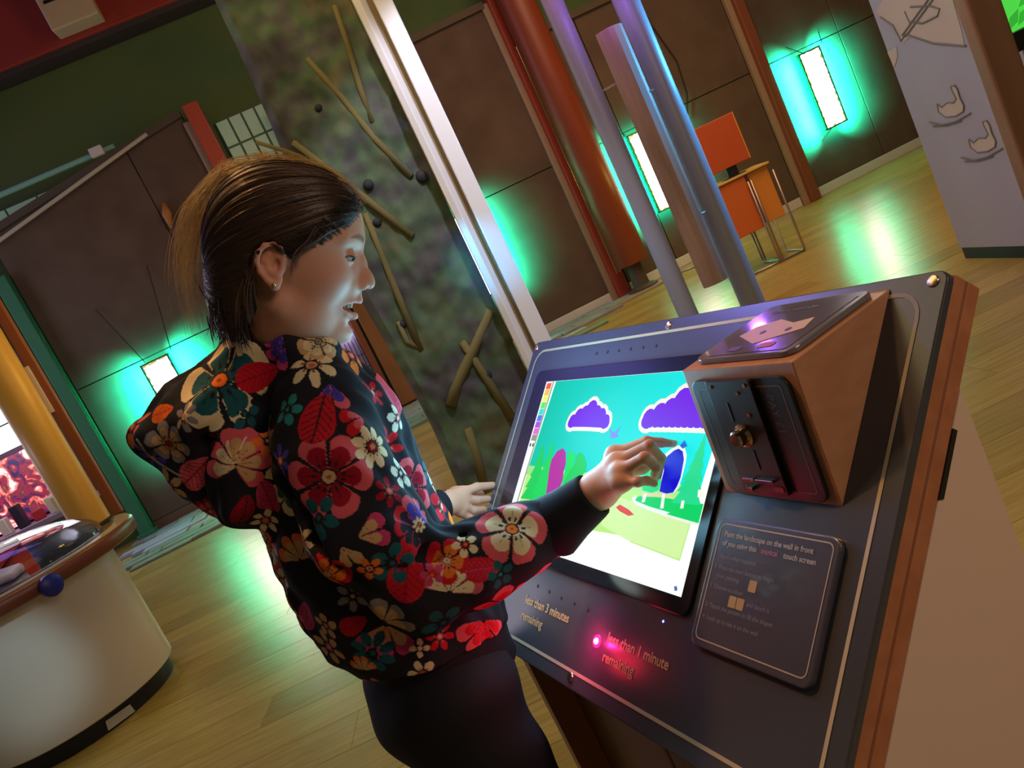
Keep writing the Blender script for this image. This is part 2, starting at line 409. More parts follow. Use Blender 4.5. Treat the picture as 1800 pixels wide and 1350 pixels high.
# red beam across the top with a white box
t = thing('ceiling_beam', 'deep red horizontal beam at the top left above the green wall', 'beam', WPt(2, 5.1, -.2))
mb = MB(); mb.obox(WPt(-6, 5.08, -.3), Wd * 12, Wn * .35, Z * 1.1); mb.build('beam_body', mat('beam_red', (.30, .035, .02), .6), t, .02)
mb = MB(); mb.obox(WPt(-6, 5.02, -.28), Wd * 12, Wn * .30, Z * .06); mb.build('lower_lip', mat('beam_dark_lip', (.05, .04, .035), .7), t)  # darker strip along the lower edge of the beam
t = thing('ventilation_box', 'cream box with a dark grille mounted on the red beam', 'box', WPt(1.54, 5.1, .1))
mb = MB(); mb.obox(WPt(1.29, 5.14, .05), Wd * .5, Wn * .28, Z * .62); mb.build('housing', mat('cream_plastic', (.62, .50, .30), .5), t, .015)
mb = MB()
for i in range(5): mb.obox(WPt(1.35, 5.40 + i * .055, .33), Wd * .34, Wn * .012, Z * .03)
mb.build('grille', m_black, t)
mb = MB(); mb.obox(WPt(1.62, 5.36, .33), Wd * .1, Wn * .006, Z * .02); mb.build('badge', m_black, t)

# tiled clerestory window strips
m_tile = mat('frosted_pane', (.34, .46, .36), .25, emit=(.35, .75, .5), estr=.08)
def panes(lab, s0, s1, z0, z1, nx, nz_, slope=0.0):
    t = thing('clerestory_window', lab, 'window', WPt((s0 + s1) / 2, z0, -.2))
    mb = MB(); mb.obox(WPt(s0, z0, -.3), Wd * (s1 - s0), Wn * .03, Z * (z1 - z0)); mb.build('window_frame', mat('pane_grid', (.10, .14, .10), .6), t)
    for i in range(nx):
        for j in range(nz_):
            a = s0 + (s1 - s0) * i / nx; c = z0 + (z1 - z0) * j / nz_; g = .012
            mb = MB(); mb.obox(WPt(a + g, c + g, -.28), Wd * ((s1 - s0) / nx - 2 * g), Wn * .03, Z * ((z1 - z0) / nz_ - 2 * g)); mb.build('pane', m_tile, t, .004)
    return t
panes('pale green gridded window between the red wall post and the tree slab', 2.30, 2.93, 2.6, 3.85, 4, 4)
panes('narrow pale green window strip above the sloping wall top at far left', -1.2, 1.3, 3.62, 3.90, 7, 1)
t = thing('pipe_rail', 'long thin pipe sloping along the top of the dark fabric wall', 'pipe', WPt(1, 3.9, .1))
mb = MB(); mb.tube([WPt(-.4, 3.50, .1), WPt(1.62, 3.93, .1)], .022); mb.build('lower_pipe', mat('pale_pipe', (.5, .46, .32), .4), t)
mb = MB(); mb.tube([WPt(-1.5, 3.97, .02), WPt(1.25, 3.97, .02)], .03); mb.build('upper_pipe', mat('teal_pipe', (.22, .5, .38), .4), t)
t = tag(wbox('junction_box', 1.00, 1.14, 3.92, 4.02, .055, .12, m_white, bevel=.008), 'small white junction box on the teal pipe', 'box')
mb = MB(); mb.tube([WPt(1.42, 3.22, .03), WPt(1.40, 3.1, .05), WPt(1.37, 2.95, .03)], [.02, .055, .015], 8)
o = mb.build('wall_sconce', mat('amber_sconce', (.40, .17, .05), .5), smooth=True); tag(o, 'small amber flame shaped sconce high on the dark fabric wall', 'lamp')

# ---------------------------------------------------------------- light boxes
m_boxside = mat('light_box_side', (.02, .30, .18), .6)
def diffuser_mat():
    m = bpy.data.materials.new('leafy_diffuser'); m.use_nodes = True; nt = m.node_tree; b = nt.nodes['Principled BSDF']
    tc = nt.nodes.new('ShaderNodeTexCoord'); nz = nt.nodes.new('ShaderNodeTexNoise'); nz.inputs['Scale'].default_value = 22; nz.inputs['Detail'].default_value = 3
    gr = nt.nodes.new('ShaderNodeSeparateXYZ')
    # edge mask from generated coords: leaves sit along the rim of the sheet
    def mm(op, a, b_=None):
        n = nt.nodes.new('ShaderNodeMath'); n.operation = op
        if isinstance(a, (int, float)): n.inputs[0].default_value = a
        else: nt.links.new(a, n.inputs[0])
        if b_ is not None:
            if isinstance(b_, (int, float)): n.inputs[1].default_value = b_
            else: nt.links.new(b_, n.inputs[1])
        return n.outputs[0]
    nt.links.new(tc.outputs['UV'], gr.inputs[0]); nt.links.new(tc.outputs['Object'], nz.inputs['Vector'])
    dx = mm('MINIMUM', gr.outputs[0], mm('SUBTRACT', 1.0, gr.outputs[0])); dy = mm('MULTIPLY', mm('MINIMUM', gr.outputs[1], mm('SUBTRACT', 1.0, gr.outputs[1])), 3.0)
    d = mm('ADD', mm('MINIMUM', dx, dy), mm('MULTIPLY', nz.outputs[0], .35))
    r = nt.nodes.new('ShaderNodeValToRGB'); r.color_ramp.elements[0].position = .19; r.color_ramp.elements[1].position = .25
    r.color_ramp.elements[0].color = (.05, .04, .005, 1); r.color_ramp.elements[1].color = (1, 1, .80, 1)
    nt.links.new(d, r.inputs[0]); nt.links.new(r.outputs[0], b.inputs['Emission Color']); b.inputs['Emission Strength'].default_value = 9
    b.inputs['Base Color'].default_value = (.6, .6, .5, 1)
    return m
m_diff = diffuser_mat()
def lightbox(lab, s0, z0, z1, wires):
    s1 = s0 + .32
    t = thing('wall_light_box', lab, 'lamp', WPt(s0 + .16, z0, .12), 'hanging light boxes on the fabric wall')
    mb = MB(); e = .018
    mb.obox(WPt(s0, z0, .10), Wd * .32, Wn * .012, Z * (z1 - z0))
    for a, c in ((s0, z0), (s0, z1 - e)): mb.obox(WPt(a, c, .112), Wd * .32, Wn * .09, Z * e)
    for a in (s0, s1 - e): mb.obox(WPt(a, z0, .112), Wd * e, Wn * .09, Z * (z1 - z0))
    mb.build('case', m_boxside, t)
    P = [WPt(s0 + e, z0 + e, .195), WPt(s1 - e, z0 + e, .195), WPt(s1 - e, z1 - e, .195), WPt(s0 + e, z1 - e, .195)]
    mb = MB(); mb.prism(P, -Wn * .006); o = mb.build('diffuser', m_diff, t)
    uv = o.data.uv_layers.new(name='UVMap'); 
    for li, l in enumerate(o.data.loops):
        p = np.array(o.data.vertices[l.vertex_index].co) - P[0]; uv.data[li].uv = (float(p @ Wd) / (.32 - 2 * e), float(p[2]) / (z1 - z0 - 2 * e))
    for q in wires:
        mb = MB(); mb.tube([WPt(*q[0]), WPt(*q[1])], .005, 5); mb.build('hanging_wire', m_black, t)
    c = WPt(s0 + .16, (z0 + z1) / 2, .09)
    return t, c
def side_leak(s0, en):
    # the tubes shine out of the open sides of the case onto the fabric behind it
    q = WPt(s0 + .16, 1.24, .092); light('AREA', 'tube_light', tuple(q), en * .6, (.02, 1.0, .60), tuple(q - Wn), .5, 1.15)
    for sg, s in ((-1, s0 - .03), (1, s0 + .35)):
        p = WPt(s, 1.24, .18); o = light('AREA', 'tube_light', tuple(p), en * 3.2, (.01, 1.0, .58), tuple(p - Wn * 1.0 + Wd * sg * .45), .05, 1.0); o.data.spread = math.radians(112)
        zz = -Vector(p - Wn * 1.0 + Wd * sg * .45 - p).normalized(); yy = Vector((0, 0, 1)); yy = (yy - zz * yy.dot(zz)).normalized(); xx = yy.cross(zz)
        o.rotation_euler = Matrix((xx, yy, zz)).transposed().to_euler()
for lab, s0, w, en in (('hanging light box glowing green on the dark wall left of the girl', .40, [((.46, 1.75, .15), (.25, 2.5, .02)), ((.76, 1.75, .15), (.95, 2.7, .02))], 34),
                   ('narrow light box glowing between the two blue posts', 6.57, [((6.58, 1.75, .15), (6.52, 2.0, .02)), ((6.86, 1.75, .15), (6.91, 2.0, .02))], 30),
                   ('brightest light box on the green wall near the swan panel', 9.05, [((9.15, 1.74, .15), (9.05, 1.9, .02)), ((9.45, 1.74, .15), (9.55, 1.9, .02)), ((9.15, .74, .15), (9.05, .64, .02))], 52)):
    t, c = lightbox(lab, s0, .74, 1.74, w)
    side_leak(s0, en)
# a fourth one hidden behind the white beam
t, c = lightbox('light box glowing green just behind the white beam', 4.10, .74, 1.74, [((4.11, 1.75, .15), (4.0, 2.0, .02))])
side_leak(4.10, 40)

# wall cable
mb = MB(); mb.tube([WPt(7.35, 3.2, .03), WPt(7.5, 2.8, .03), WPt(7.62, 2.3, .03), WPt(7.58, 1.9, .03), WPt(7.45, 1.6, .03)], .008, 6)
tag(mb.build('wall_cable', m_black), 'thin black cable curving down the brown wall right of the blue post', 'cable')

# ---------------------------------------------------------------- stone strip along the wall
stone = thing('stone_strip', 'band of pale split stones on the floor along the foot of the wall', 'paving', WPt(1, 0, .4))
m_st = [mat('split_stone_%s' % n, c, .7, noise=(c2, 6, (1, 4, 1)), bump=.3) for n, c, c2 in
        (('grey', (.30, .30, .33), (.2, .2, .24)), ('blue', (.26, .30, .38), (.36, .36, .40)), ('tan', (.36, .32, .24), (.26, .24, .2)), ('green', (.20, .26, .17), (.14, .20, .13)))]  # green set: lamp glow on the outer rows put into the stone colour
for row in range(9):
    s = -.6 + (row * .17) % .5
    while s < (5.4 if row < 4 else 4.4):
        w = random.uniform(.35, .85); o0 = .03 + row * .19
        if True:
            mb = MB(); j = lambda: random.uniform(-.012, .012)
            h = .03 + random.uniform(-.008, .008)
            P = [WPt(s + .008, 0, o0 + j()), WPt(s + w - .008, 0, o0 + j()), WPt(s + w - .008 + j(), 0, o0 + .172 + j()), WPt(s + .008 + j(), 0, o0 + .172 + j())]
            mb.prism(P, Z * h); mb.build('stone', random.choice(m_st[:2] + [m_st[2]] if row < 6 else [m_st[3]]), stone, .006)
        s += w

# ---------------------------------------------------------------- display case between post and slab (seen under the chin)
t = thing('display_case', 'lilac lit display case seen under the girl\'s chin', 'display case', WPt(2.42, 0, .1))
m_lil = mat('lilac_board', (.50, .42, .72), .6)
mb = MB(); mb.obox(WPt(2.26, 0.03, -.1), Wd * .36, Wn * .03, Z * 1.35); mb.build('back_board', m_lil, t)
mb = MB(); mb.obox(WPt(2.26, .045, -.1), Wd * .36, Wn * .3, Z * .2); mb.build('plinth', mat('pale_plinth', (.5, .48, .58), .5), t, .01)
mb = MB(); mb.obox(WPt(2.50, 1.02, -.06), Wd * .07, Wn * .03, Z * .09); mb.build('lamp', mat('white_bulb', (1, 1, 1), emit=(1, 1, 1), estr=5), t)
mb = MB()
for k in range(5): mb.tube([WPt(2.40 + k * .045, .55, -.05), WPt(2.42 + k * .045, .98, -.05)], .004, 5)
for z in (.62, .78): mb.tube([WPt(2.3, z, -.05), WPt(2.62, z, -.05)], .004, 5)
mb.build('wire_rack', m_black, t)
light('POINT', 'case_light', tuple(WPt(2.42, 1.2, .15)), 2.2, (.75, .68, 1.0), None, .03)
t = thing('twisted_column', 'gold twisted column beside the lilac display case', 'column', WPt(2.33, 0, .32))
mb = MB(); mb.lathe(WPt(2.32, .035, .32), [(.035, 0), (.035, 1.9)], 16); mb.build('core', mat('gold_paint', (.55, .33, .07), .35, metal=.3), t, smooth=True)
mb = MB()
for ph in (0, math.pi):
    mb.tube([WPt(2.32, .035, .32) + np.array([math.cos(ph + i * .5) * .036, math.sin(ph + i * .5) * .036, i * .024]) for i in range(79)], .010, 6)
mb.build('twist', mat('dark_gold', (.22, .12, .03), .4), t, smooth=True)
t = thing('timber_box_post', 'broad orange brown timber post standing left of the tree slab', 'post', WPt(2.8, 0, .1))
mb = MB(); mb.obox(WPt(2.63, 0.045, .0), Wd * .08, Wn * .14, Z * 2.1); mb.build('red_edge', m_redbrown, t, .008)
mb = MB(); mb.obox(WPt(2.74, 0.045, .0), Wd * .20, Wn * .16, Z * 2.1); mb.build('timber_face', mat('orange_timber', (.30, .135, .045), .55, noise=((.2, .09, .03), 4, (1, 1, .3))), t, .008)

# ---------------------------------------------------------------- swan panel, pillar
XS = 2.77
t = thing('swan_panel', 'tall lilac grey panel painted with swans and a boat on a black foot', 'panel', (XS, 4.2, 0))
mb = MB(); mb.box(XS, XS + .06, 3.78, 4.79, .07, 3.2); mb.build('board', mat('lilac_grey_board', (.42, .39, .47), .55), t, .004)
mb = MB(); mb.box(XS + .005, XS + .055, 3.79, 4.78, 0, .07); mb.build('foot', m_black, t)
def SW(x, y, off=.0015): d = ray(x, y); q = CAMP + d * ((XS - off) / d[0]); return q
def sw_poly(mb, P, off, m=0):
    V = [SW(x, y, off) for x, y in P]; mb.prism(V, np.array([-.0015, 0, 0]), m)
m_cream = mat('cream_paint', (.60, .49, .40), .6); m_line = mat('grey_line_paint', (.19, .19, .17), .6)
def sw_line(mb, P, w, off=.004):
    Q = [SW(x, y, off) for x, y in P]; mb.tube(Q, w, 5)
for nm, dx, dy in (('swan', 0, 0), ('swan', 56, 62)):
    s_ = lambda P: [(x + dx, y + dy) for x, y in P]
    mb = MB()
    sw_poly(mb, s_([(1647, 183), (1650, 197), (1662, 206), (1680, 204), (1693, 196), (1694, 186), (1687, 172), (1683, 158), (1678, 151), (1672, 152), (1672, 158), (1677, 163), (1681, 174), (1678, 181), (1664, 181), (1655, 189)]), .0015)
    sw = mb.build(nm, m_cream, t)
    mb = MB(); sw_line(mb, s_([(1647, 183), (1650, 197), (1662, 206), (1680, 204), (1693, 196), (1694, 186), (1687, 172), (1683, 158), (1678, 150), (1671, 152), (1673, 158), (1681, 174), (1676, 181), (1664, 181), (1655, 189), (1647, 183)]), .0035)
    sw_line(mb, s_([(1634, 215), (1655, 220), (1680, 214), (1706, 199)]), .005); sw_line(mb, s_([(1640, 222), (1665, 221), (1690, 213)]), .004)
    mb.build('outline', m_line, sw)
mb = MB(); sw_poly(mb, [(1540, 20), (1548, 30), (1570, 45), (1580, 70), (1588, 75), (1602, 62), (1640, 76), (1695, 80), (1692, 60), (1672, -10), (1560, -12)], .0015)
sw_poly(mb, [(1560, 92), (1576, 82), (1578, 100), (1572, 118)], .0015)
bt = mb.build('boat', m_cream, t)
mb = MB(); sw_line(mb, [(1548, 30), (1570, 45), (1584, 72), (1592, 60), (1640, 76), (1698, 81)], .006)
sw_line(mb, [(1586, 62), (1640, -12)], .006); sw_line(mb, [(1592, 64), (1648, -12)], .006)
sw_line(mb, [(1598, 38), (1622, 41), (1648, 28), (1652, 16), (1635, 10), (1600, 12)], .006); sw_line(mb, [(1590, 20), (1600, 42)], .004)
mb.build('outline', m_line, bt)

t = thing('wooden_pillar', 'brown wooden pillar at the right edge in front of the swan panel', 'pillar', (2.52, 3.6, 0))
mb = MB(); mb.box(2.447, 2.60, 3.56, 3.64, 0, 3.2); mb.build('shaft', mat('pillar_wood', (.36, .19, .11), .55, noise=((.28, .14, .08), 3, (3, 3, .4))), t, .012)
mb = MB(); mb.box(2.44, 2.605, 3.55, 3.65, 0, .08); mb.build('foot', m_black, t)
t = thing('leaf_picture', 'bright green backlit leaf picture at the top right corner', 'picture', (2.95, 3.9, 1.0))
mb = MB(); mb.box(2.61, 3.4, 3.66, 3.72, 1.14, 1.9); mb.build('backlit_sheet', mat('leaf_glow', (.05, .4, .05), .5, emit=(.07, .62, .06), estr=1.0), t)
mb = MB()
for i in range(26):
    c = np.array([2.66 + .6 * random.random(), 3.658, 1.18 + .6 * random.random()]); a = random.uniform(0, 6.28); l = .1
    d1 = np.array([math.cos(a), 0, math.sin(a)]); d2 = np.array([-math.sin(a), 0, math.cos(a)])
    mb.prism([c, c + d1 * l * .5 + d2 * l * .22, c + d1 * l, c + d1 * l * .5 - d2 * l * .22], (0, -.004, 0))
o = mb.build('leaves', mat('leaf_print', (.03, .25, .03), .5, emit=(.03, .38, .03), estr=1.0), t); o['kind'] = 'stuff'
mb = MB(); mb.box(2.61, 3.43, 3.65, 3.73, 1.05, 1.135); mb.build('lower_frame', m_black, t)

# ---------------------------------------------------------------- tree slab and beam
YS = 4.7
def SL(x, y, off=0.0): return atY(x, y, YS - off)
slab = thing('tree_slab', 'tall dark green painted tree trunk slab with raised branches', 'wall panel', (-.22, YS, 0))
def slab_mesh():
    nx, nz_ = 60, 220; x0, x1, z0, z1 = -.56, .11, 0.0, 4.2
    xs = np.linspace(0, 1, nx); zs = np.linspace(z0, z1, nz_)
    from mathutils import noise as NZ
    V = []; 
    for z in zs:
        lx = x0 + .025 * math.sin(z * 2.3) + .03 * NZ.noise(Vector((z * 1.3, 3, 0)))
        for u in xs:
            x = lx + (x1 - lx) * u
            d = .03 * NZ.noise(Vector((x * 5, z * 3, 1))) + .018 * NZ.noise(Vector((x * 14, z * 11, 4)))
            d -= .06 * max(0, .08 - u) / .08
            V.append((x, YS - .0 - d - .02, z))
    n = len(V)
    for (x, y, z) in list(V): V.append((x, YS + .16, z))
    F = []
    for j in range(nz_ - 1):
        for i in range(nx - 1):
            a = j * nx + i; F.append((a, a + 1, a + nx + 1, a + nx)); F.append((a + n, a + nx + n, a + nx + 1 + n, a + 1 + n))
        a = j * nx; F.append((a, a + nx, a + nx + n, a + n)); a = j * nx + nx - 1; F.append((a, a + n, a + nx + n, a + nx))
    for i in range(nx - 1): a = (nz_ - 1) * nx + i; F.append((a, a + 1, a + 1 + n, a + n)); F.append((i, i + n, i + 1 + n, i + 1))
    return V, F
m_slab = bpy.data.materials.new('tree_bark_paint'); m_slab.use_nodes = True; nt = m_slab.node_tree; b = nt.nodes['Principled BSDF']
tc = nt.nodes.new('ShaderNodeTexCoord'); n1 = nt.nodes.new('ShaderNodeTexNoise'); n1.inputs['Scale'].default_value = 2.6; n1.inputs['Detail'].default_value = 6; n1.inputs['Roughness'].default_value = .62
n2 = nt.nodes.new('ShaderNodeTexNoise'); n2.inputs['Scale'].default_value = 4.5; n2.inputs['Detail'].default_value = 5
r1 = nt.nodes.new('ShaderNodeValToRGB'); e_ = r1.color_ramp.elements
e_[0].position = .36; e_[0].color = (.055, .052, .060, 1); e_[1].position = .66; e_[1].color = (.13, .12, .055, 1)
x_ = e_.new(.46); x_.color = (.075, .075, .07, 1); x_ = e_.new(.54); x_.color = (.07, .125, .06, 1)
mx = nt.nodes.new('ShaderNodeMixRGB'); mx.blend_type = 'MULTIPLY'; mx.inputs[0].default_value = .6
r2 = nt.nodes.new('ShaderNodeValToRGB'); r2.color_ramp.elements[0].position = .4; r2.color_ramp.elements[0].color = (.35, .35, .4, 1); r2.color_ramp.elements[1].position = .6
L = nt.links.new
L(tc.outputs['Object'], n1.inputs[0]); L(tc.outputs['Object'], n2.inputs[0]); L(n1.outputs[0], r1.inputs[0]); L(n2.outputs[0], r2.inputs[0])
L(r1.outputs[0], mx.inputs[1]); L(r2.outputs[0], mx.inputs[2]); L(mx.outputs[0], b.inputs['Base Color']); b.inputs['Roughness'].default_value = .8
V, F_ = slab_mesh(); sm = MB(); sm.add(V, F_); sm.build('trunk_board', m_slab, slab, smooth=40)
m_branch = mat('ochre_branch', (.135, .115, .04), .85)
for P, w in (([(540, 103), (600, 170), (655, 240), (723, 310)], 6), ([(515, 250), (580, 300), (650, 355), (725, 415)], 6.5), ([(588, 10), (612, 80), (632, 150), (655, 215)], 5.5),
             ([(642, 375), (668, 440), (700, 520), (740, 615)], 6), ([(862, 545), (830, 620), (805, 670), (792, 712)], 10), ([(812, 600), (845, 650), (900, 735)], 8),
             ([(822, 752), (838, 800), (850, 850)], 9), ([(700, 565), (715, 600), (738, 612)], 5), ([(450, 250), (500, 265), (540, 280)], 4)):
    mb = MB(); mb.tube([SL(x, y, .022) for x, y in P], [w / FPX * YS * k for k in np.linspace(.8, 1.1, len(P))], 8)
    mb.build('branch', m_branch, slab, smooth=True)
for x, y, r in ((648, 325, 10), (663, 391, 8), (742, 310, 12), (706, 570, 9), (560, 190, 7), (855, 660, 11)):
    mb = MB(); mb.sphere(SL(x, y, .008), r / FPX * YS, 6); mb.build('knot', mat('dark_knot', (.02, .02, .024), .8), slab, smooth=True)

beam = thing('aluminium_beam', 'bright white upright beam lit blue along the edge of the tree slab', 'beam', (.2, YS, 0))
m_beam = mat('white_aluminium', (.80, .80, .80), .32, metal=.15)
mb = MB(); mb.prism([(.113, 4.54, 0), (.149, 4.52, 0), (.181, 4.565, 0), (.181, 4.68, 0), (.113, 4.68, 0)], (0, 0, 4.2)); mb.build('left_flange', m_beam, beam, .006)
mb = MB(); mb.box(.181, .212, 4.585, 4.68, 0, 4.2); mb.build('channel', mat('bronze_channel', (.22, .16, .07), .5), beam)
mb = MB(); mb.box(.212, .303, 4.52, 4.68, 0, 4.2); mb.build('right_flange', m_beam, beam, .006)
mb = MB(); mb.box(.095, .325, 4.48, 4.72, 0, .015); mb.build('foot_plate', m_metal, beam)

# ---------------------------------------------------------------- orange column
c = WPt(5.93, 0, .38)
t = thing('orange_column', 'thick round orange wood column with a dark narrow base', 'column', c)
mb = MB(); mb.lathe(c + Z * .36, [(.20, 0), (.205, .01), (.205, 3.8)], 48); mb.build('column_shell', mat('orange_column_wood', (.22, .045, .016), .42, noise=((.17, .033, .012), 2, (4, 4, .3))), t, smooth=40)
mb = MB(); mb.lathe(c, [(.19, 0), (.19, .05), (.10, .08), (.09, .36)], 32); mb.build('base', mat('dark_base', (.07, .045, .035), .6), t, smooth=40)

# ---------------------------------------------------------------- two round posts and the plank
m_pole = mat('grey_pole_paint', (.24, .235, .26), .42)
t = thing('round_post', 'round post lit violet at the top and blue grey below, left of the plank', 'post', (1.19, 5.2, 0))
mb = MB(); mb.lathe((1.215, 5.2, 0), [(.063, 0), (.063, 3.6)], 32); mb.build('shaft', m_pole, t, smooth=40)
mb = MB(); mb.lathe((1.215, 5.2, 0), [(.10, 0), (.10, .012), (.07, .02)], 32); mb.build('flange', m_metal, t, smooth=40)
t = thing('round_post', 'round post lit bright blue along its right side, right of the plank', 'post', (1.6, 5.2, 0))
mb = MB(); mb.lathe((1.625, 5.2, 0), [(.078, 0), (.078, 3.6)], 32); mb.build('shaft', m_pole, t, smooth=40)
mb = MB(); mb.lathe((1.625, 5.2, 0), [(.12, 0), (.12, .012), (.085, .02)], 32); mb.build('flange', m_metal, t, smooth=40)
t = thing('hanging_plank', 'curved wooden plank hung between the two blue round posts', 'plank', (1.45, 5.05, .5))
P = [(1.345, 5.10), (1.37, 5.065), (1.41, 5.045), (1.45, 5.045), (1.495, 5.065), (1.52, 5.10), (1.512, 5.115), (1.485, 5.085), (1.45, 5.065), (1.41, 5.065), (1.375, 5.083), (1.355, 5.115)]
mb = MB(); mb.prism([(x, y, .47) for x, y in P], (0, 0, 1.66)); mb.build('board', mat('plank_wood', (.34, .21, .14), .5, noise=((.24, .14, .09), 5, (3, 3, .35))), t, .003)
mb = MB()
for z in (.62, 1.83): mb.tube([(1.272, 5.15, z), (1.32, 5.10, z), (1.36, 5.11, z)], .006, 6); mb.build('bracket', m_metal, t); mb = MB()
mb = MB()
for z in (.9, 1.7): mb.tube([(1.51, 5.09, z), (1.552, 5.125, z)], .008, 6); mb.build('bracket', m_metal, t); mb = MB()

# ---------------------------------------------------------------- orange desk with panel monitor
YD = 7.45
t = thing('orange_desk', 'orange box desk on bent steel tube legs by the brown wall', 'desk', (2.6, YD, 0))
m_or = mat('orange_laminate', (.62, .14, .025), .5); m_or2 = mat('amber_laminate', (.70, .26, .035), .5)
mb = MB(); mb.box(2.30, 2.70, YD, YD + .35, .36, .86); mb.build('front_box', m_or, t, .006)
mb = MB(); mb.box(2.74, 2.93, YD + .02, YD + .36, .38, .86); mb.build('side_box', m_or2, t, .006)
mb = MB(); mb.box(2.28, 2.95, YD - .02, YD + .38, .865, .885); mb.build('desk_top', mat('yellow_edge', (.6, .42, .1), .5), t, .004)
for x in (2.36, 2.70, 2.73, 2.95):
    mb = MB(); mb.tube([(x, YD - .03, .80 if x > 2.6 else .37), (x, YD - .03, .03), (x, YD - .01, .012), (x, YD + .38, .012), (x, YD + .40, .03), (x, YD + .40, .37)], .011, 8); mb.build('leg', m_metal, t, smooth=True)
mb = MB(); mb.tube([(2.36, YD - .02, .012), (2.95, YD - .02, .012)], .010, 8); mb.build('foot_rail', m_metal, t, smooth=True)
t = thing('orange_monitor', 'square orange screen hood standing on the orange desk', 'monitor', (2.62, YD + .1, .89))
mb = MB(); mb.box(2.36, 2.83, YD + .05, YD + .14, .98, 1.42); mb.build('hood', mat('red_orange_laminate', (.50, .085, .02), .5), t, .006)
mb = MB(); mb.box(2.828, 2.84, YD + .045, YD + .145, .98, 1.42); mb.build('hood_edge', m_or2, t)
mb = MB(); mb.box(2.60, 2.70, YD + .08, YD + .12, .885, .98); mb.build('stand', m_black, t)
mb = MB(); mb.box(2.55, 2.75, YD + .04, YD + .17, .885, .893); mb.build('stand_foot', m_black, t)

# ---------------------------------------------------------------- golden column and lit showcase at left
t = thing('golden_column', 'thick round golden yellow column rising from the round display table', 'column', (-2.405, 4.5, .84))
mb = MB(); mb.lathe((-2.405, 4.5, .842), [(.098, 0), (.098, 2.6)], 48); mb.build('shaft', mat('golden_wood', (.62, .36, .07), .4, noise=((.52, .26, .05), 2, (4, 4, .3))), t, smooth=40)
mb = MB(); mb.lathe((-2.405, 4.5, .84), [(.108, 0), (.108, .012), (.099, .02)], 40); mb.build('foot_ring', m_black, t, smooth=40)
t = thing('slotted_post', 'thin red brown post close behind the golden column', 'post', (-2.33, 4.6, .84))
mb = MB(); mb.box(-2.345, -2.285, 4.61, 4.64, .842, 3.4); mb.build('shaft', m_redbrown, t, .004)
mb = MB(); mb.box(-2.345, -2.325, 4.60, 4.61, 1.5, 1.78)
mb.build('pale_insert', mat('pale_insert', (.62, .55, .58), .5), t)
t = thing('lit_showcase', 'glowing showcase with a pale screen above red figures at the far left', 'showcase', (-3.7, 6.3, 0))
mb = MB(); mb.box(-4.5, -3.24, 6.35, 6.42, .86, 2.1); mb.build('back_board', mat('showcase_dark', (.06, .02, .06), .6), t)
mb = MB(); mb.box(-4.5, -3.36, 6.30, 6.345, 1.46, 2.0); mb.build('screen', mat('cyan_white_screen', (.6, .8, .8), .4, emit=(.70, 1.0, .97), estr=1.25), t, .004)
mb = MB(); mb.box(-4.5, -3.36, 6.285, 6.298, 1.64, 1.65); mb.build('screen_bar', m_black, t)
def blotch():
    m = bpy.data.materials.new('red_figures_print'); m.use_nodes = True; nt = m.node_tree; b = nt.nodes['Principled BSDF']
    tc = nt.nodes.new('ShaderNodeTexCoord'); n = nt.nodes.new('ShaderNodeTexNoise'); n.inputs['Scale'].default_value = 9; n.inputs['Detail'].default_value = 4; n.inputs['Distortion'].default_value = 1.2
    r = nt.nodes.new('ShaderNodeValToRGB'); e = r.color_ramp.elements; e[0].position = .36; e[0].color = (.03, .02, .08, 1); e[1].position = .64; e[1].color = (1, .8, .85, 1)
    for p, c in ((.44, (.30, .02, .06)), (.5, (.08, .04, .05)), (.55, (.8, .12, .10)), (.6, (.9, .4, .35))): q = e.new(p); q.color = (*c, 1)
    nt.links.new(tc.outputs['Object'], n.inputs[0]); nt.links.new(n.outputs[0], r.inputs[0]); nt.links.new(r.outputs[0], b.inputs['Emission Color']); nt.links.new(r.outputs[0], b.inputs['Base Color'])
    b.inputs['Emission Strength'].default_value = .9
    return m
mb = MB(); mb.box(-4.5, -3.26, 6.30, 6.345, .92, 1.42); mb.build('backlit_picture', blotch(), t, .004)
mb = MB(); mb.box(-4.5, -3.2, 6.0, 6.345, .86, .90); mb.build('shelf', mat('lilac_shelf', (.3, .25, .45), .4), t, .004)
mb = MB()
for i in range(9): mb.box(-4.4 + i * .13, -4.33 + i * .13, 6.1, 6.16, .90, .98 + .05 * (i % 3), i % 3)
mb.build('small_figures', [mat('fig_red', (.5, .03, .05)), mat('fig_white', (.7, .65, .6)), mat('fig_dark', (.03, .02, .05))], t, .008)
mb = MB(); mb.box(-3.4, -3.3, 6.02, 6.12, .9, 1.02); mb.build('cream_block', mat('cream_block', (.6, .55, .35)), t, .006)
mb = MB(); mb.box(-4.5, -3.55, 6.1, 6.4, 0, .86); mb.build('cabinet_base', mat('plum_base', (.08, .03, .06)), t)
light('POINT', 'showcase_light', (-3.7, 5.95, 1.5), 5, (1.0, .8, .9), None, .05)

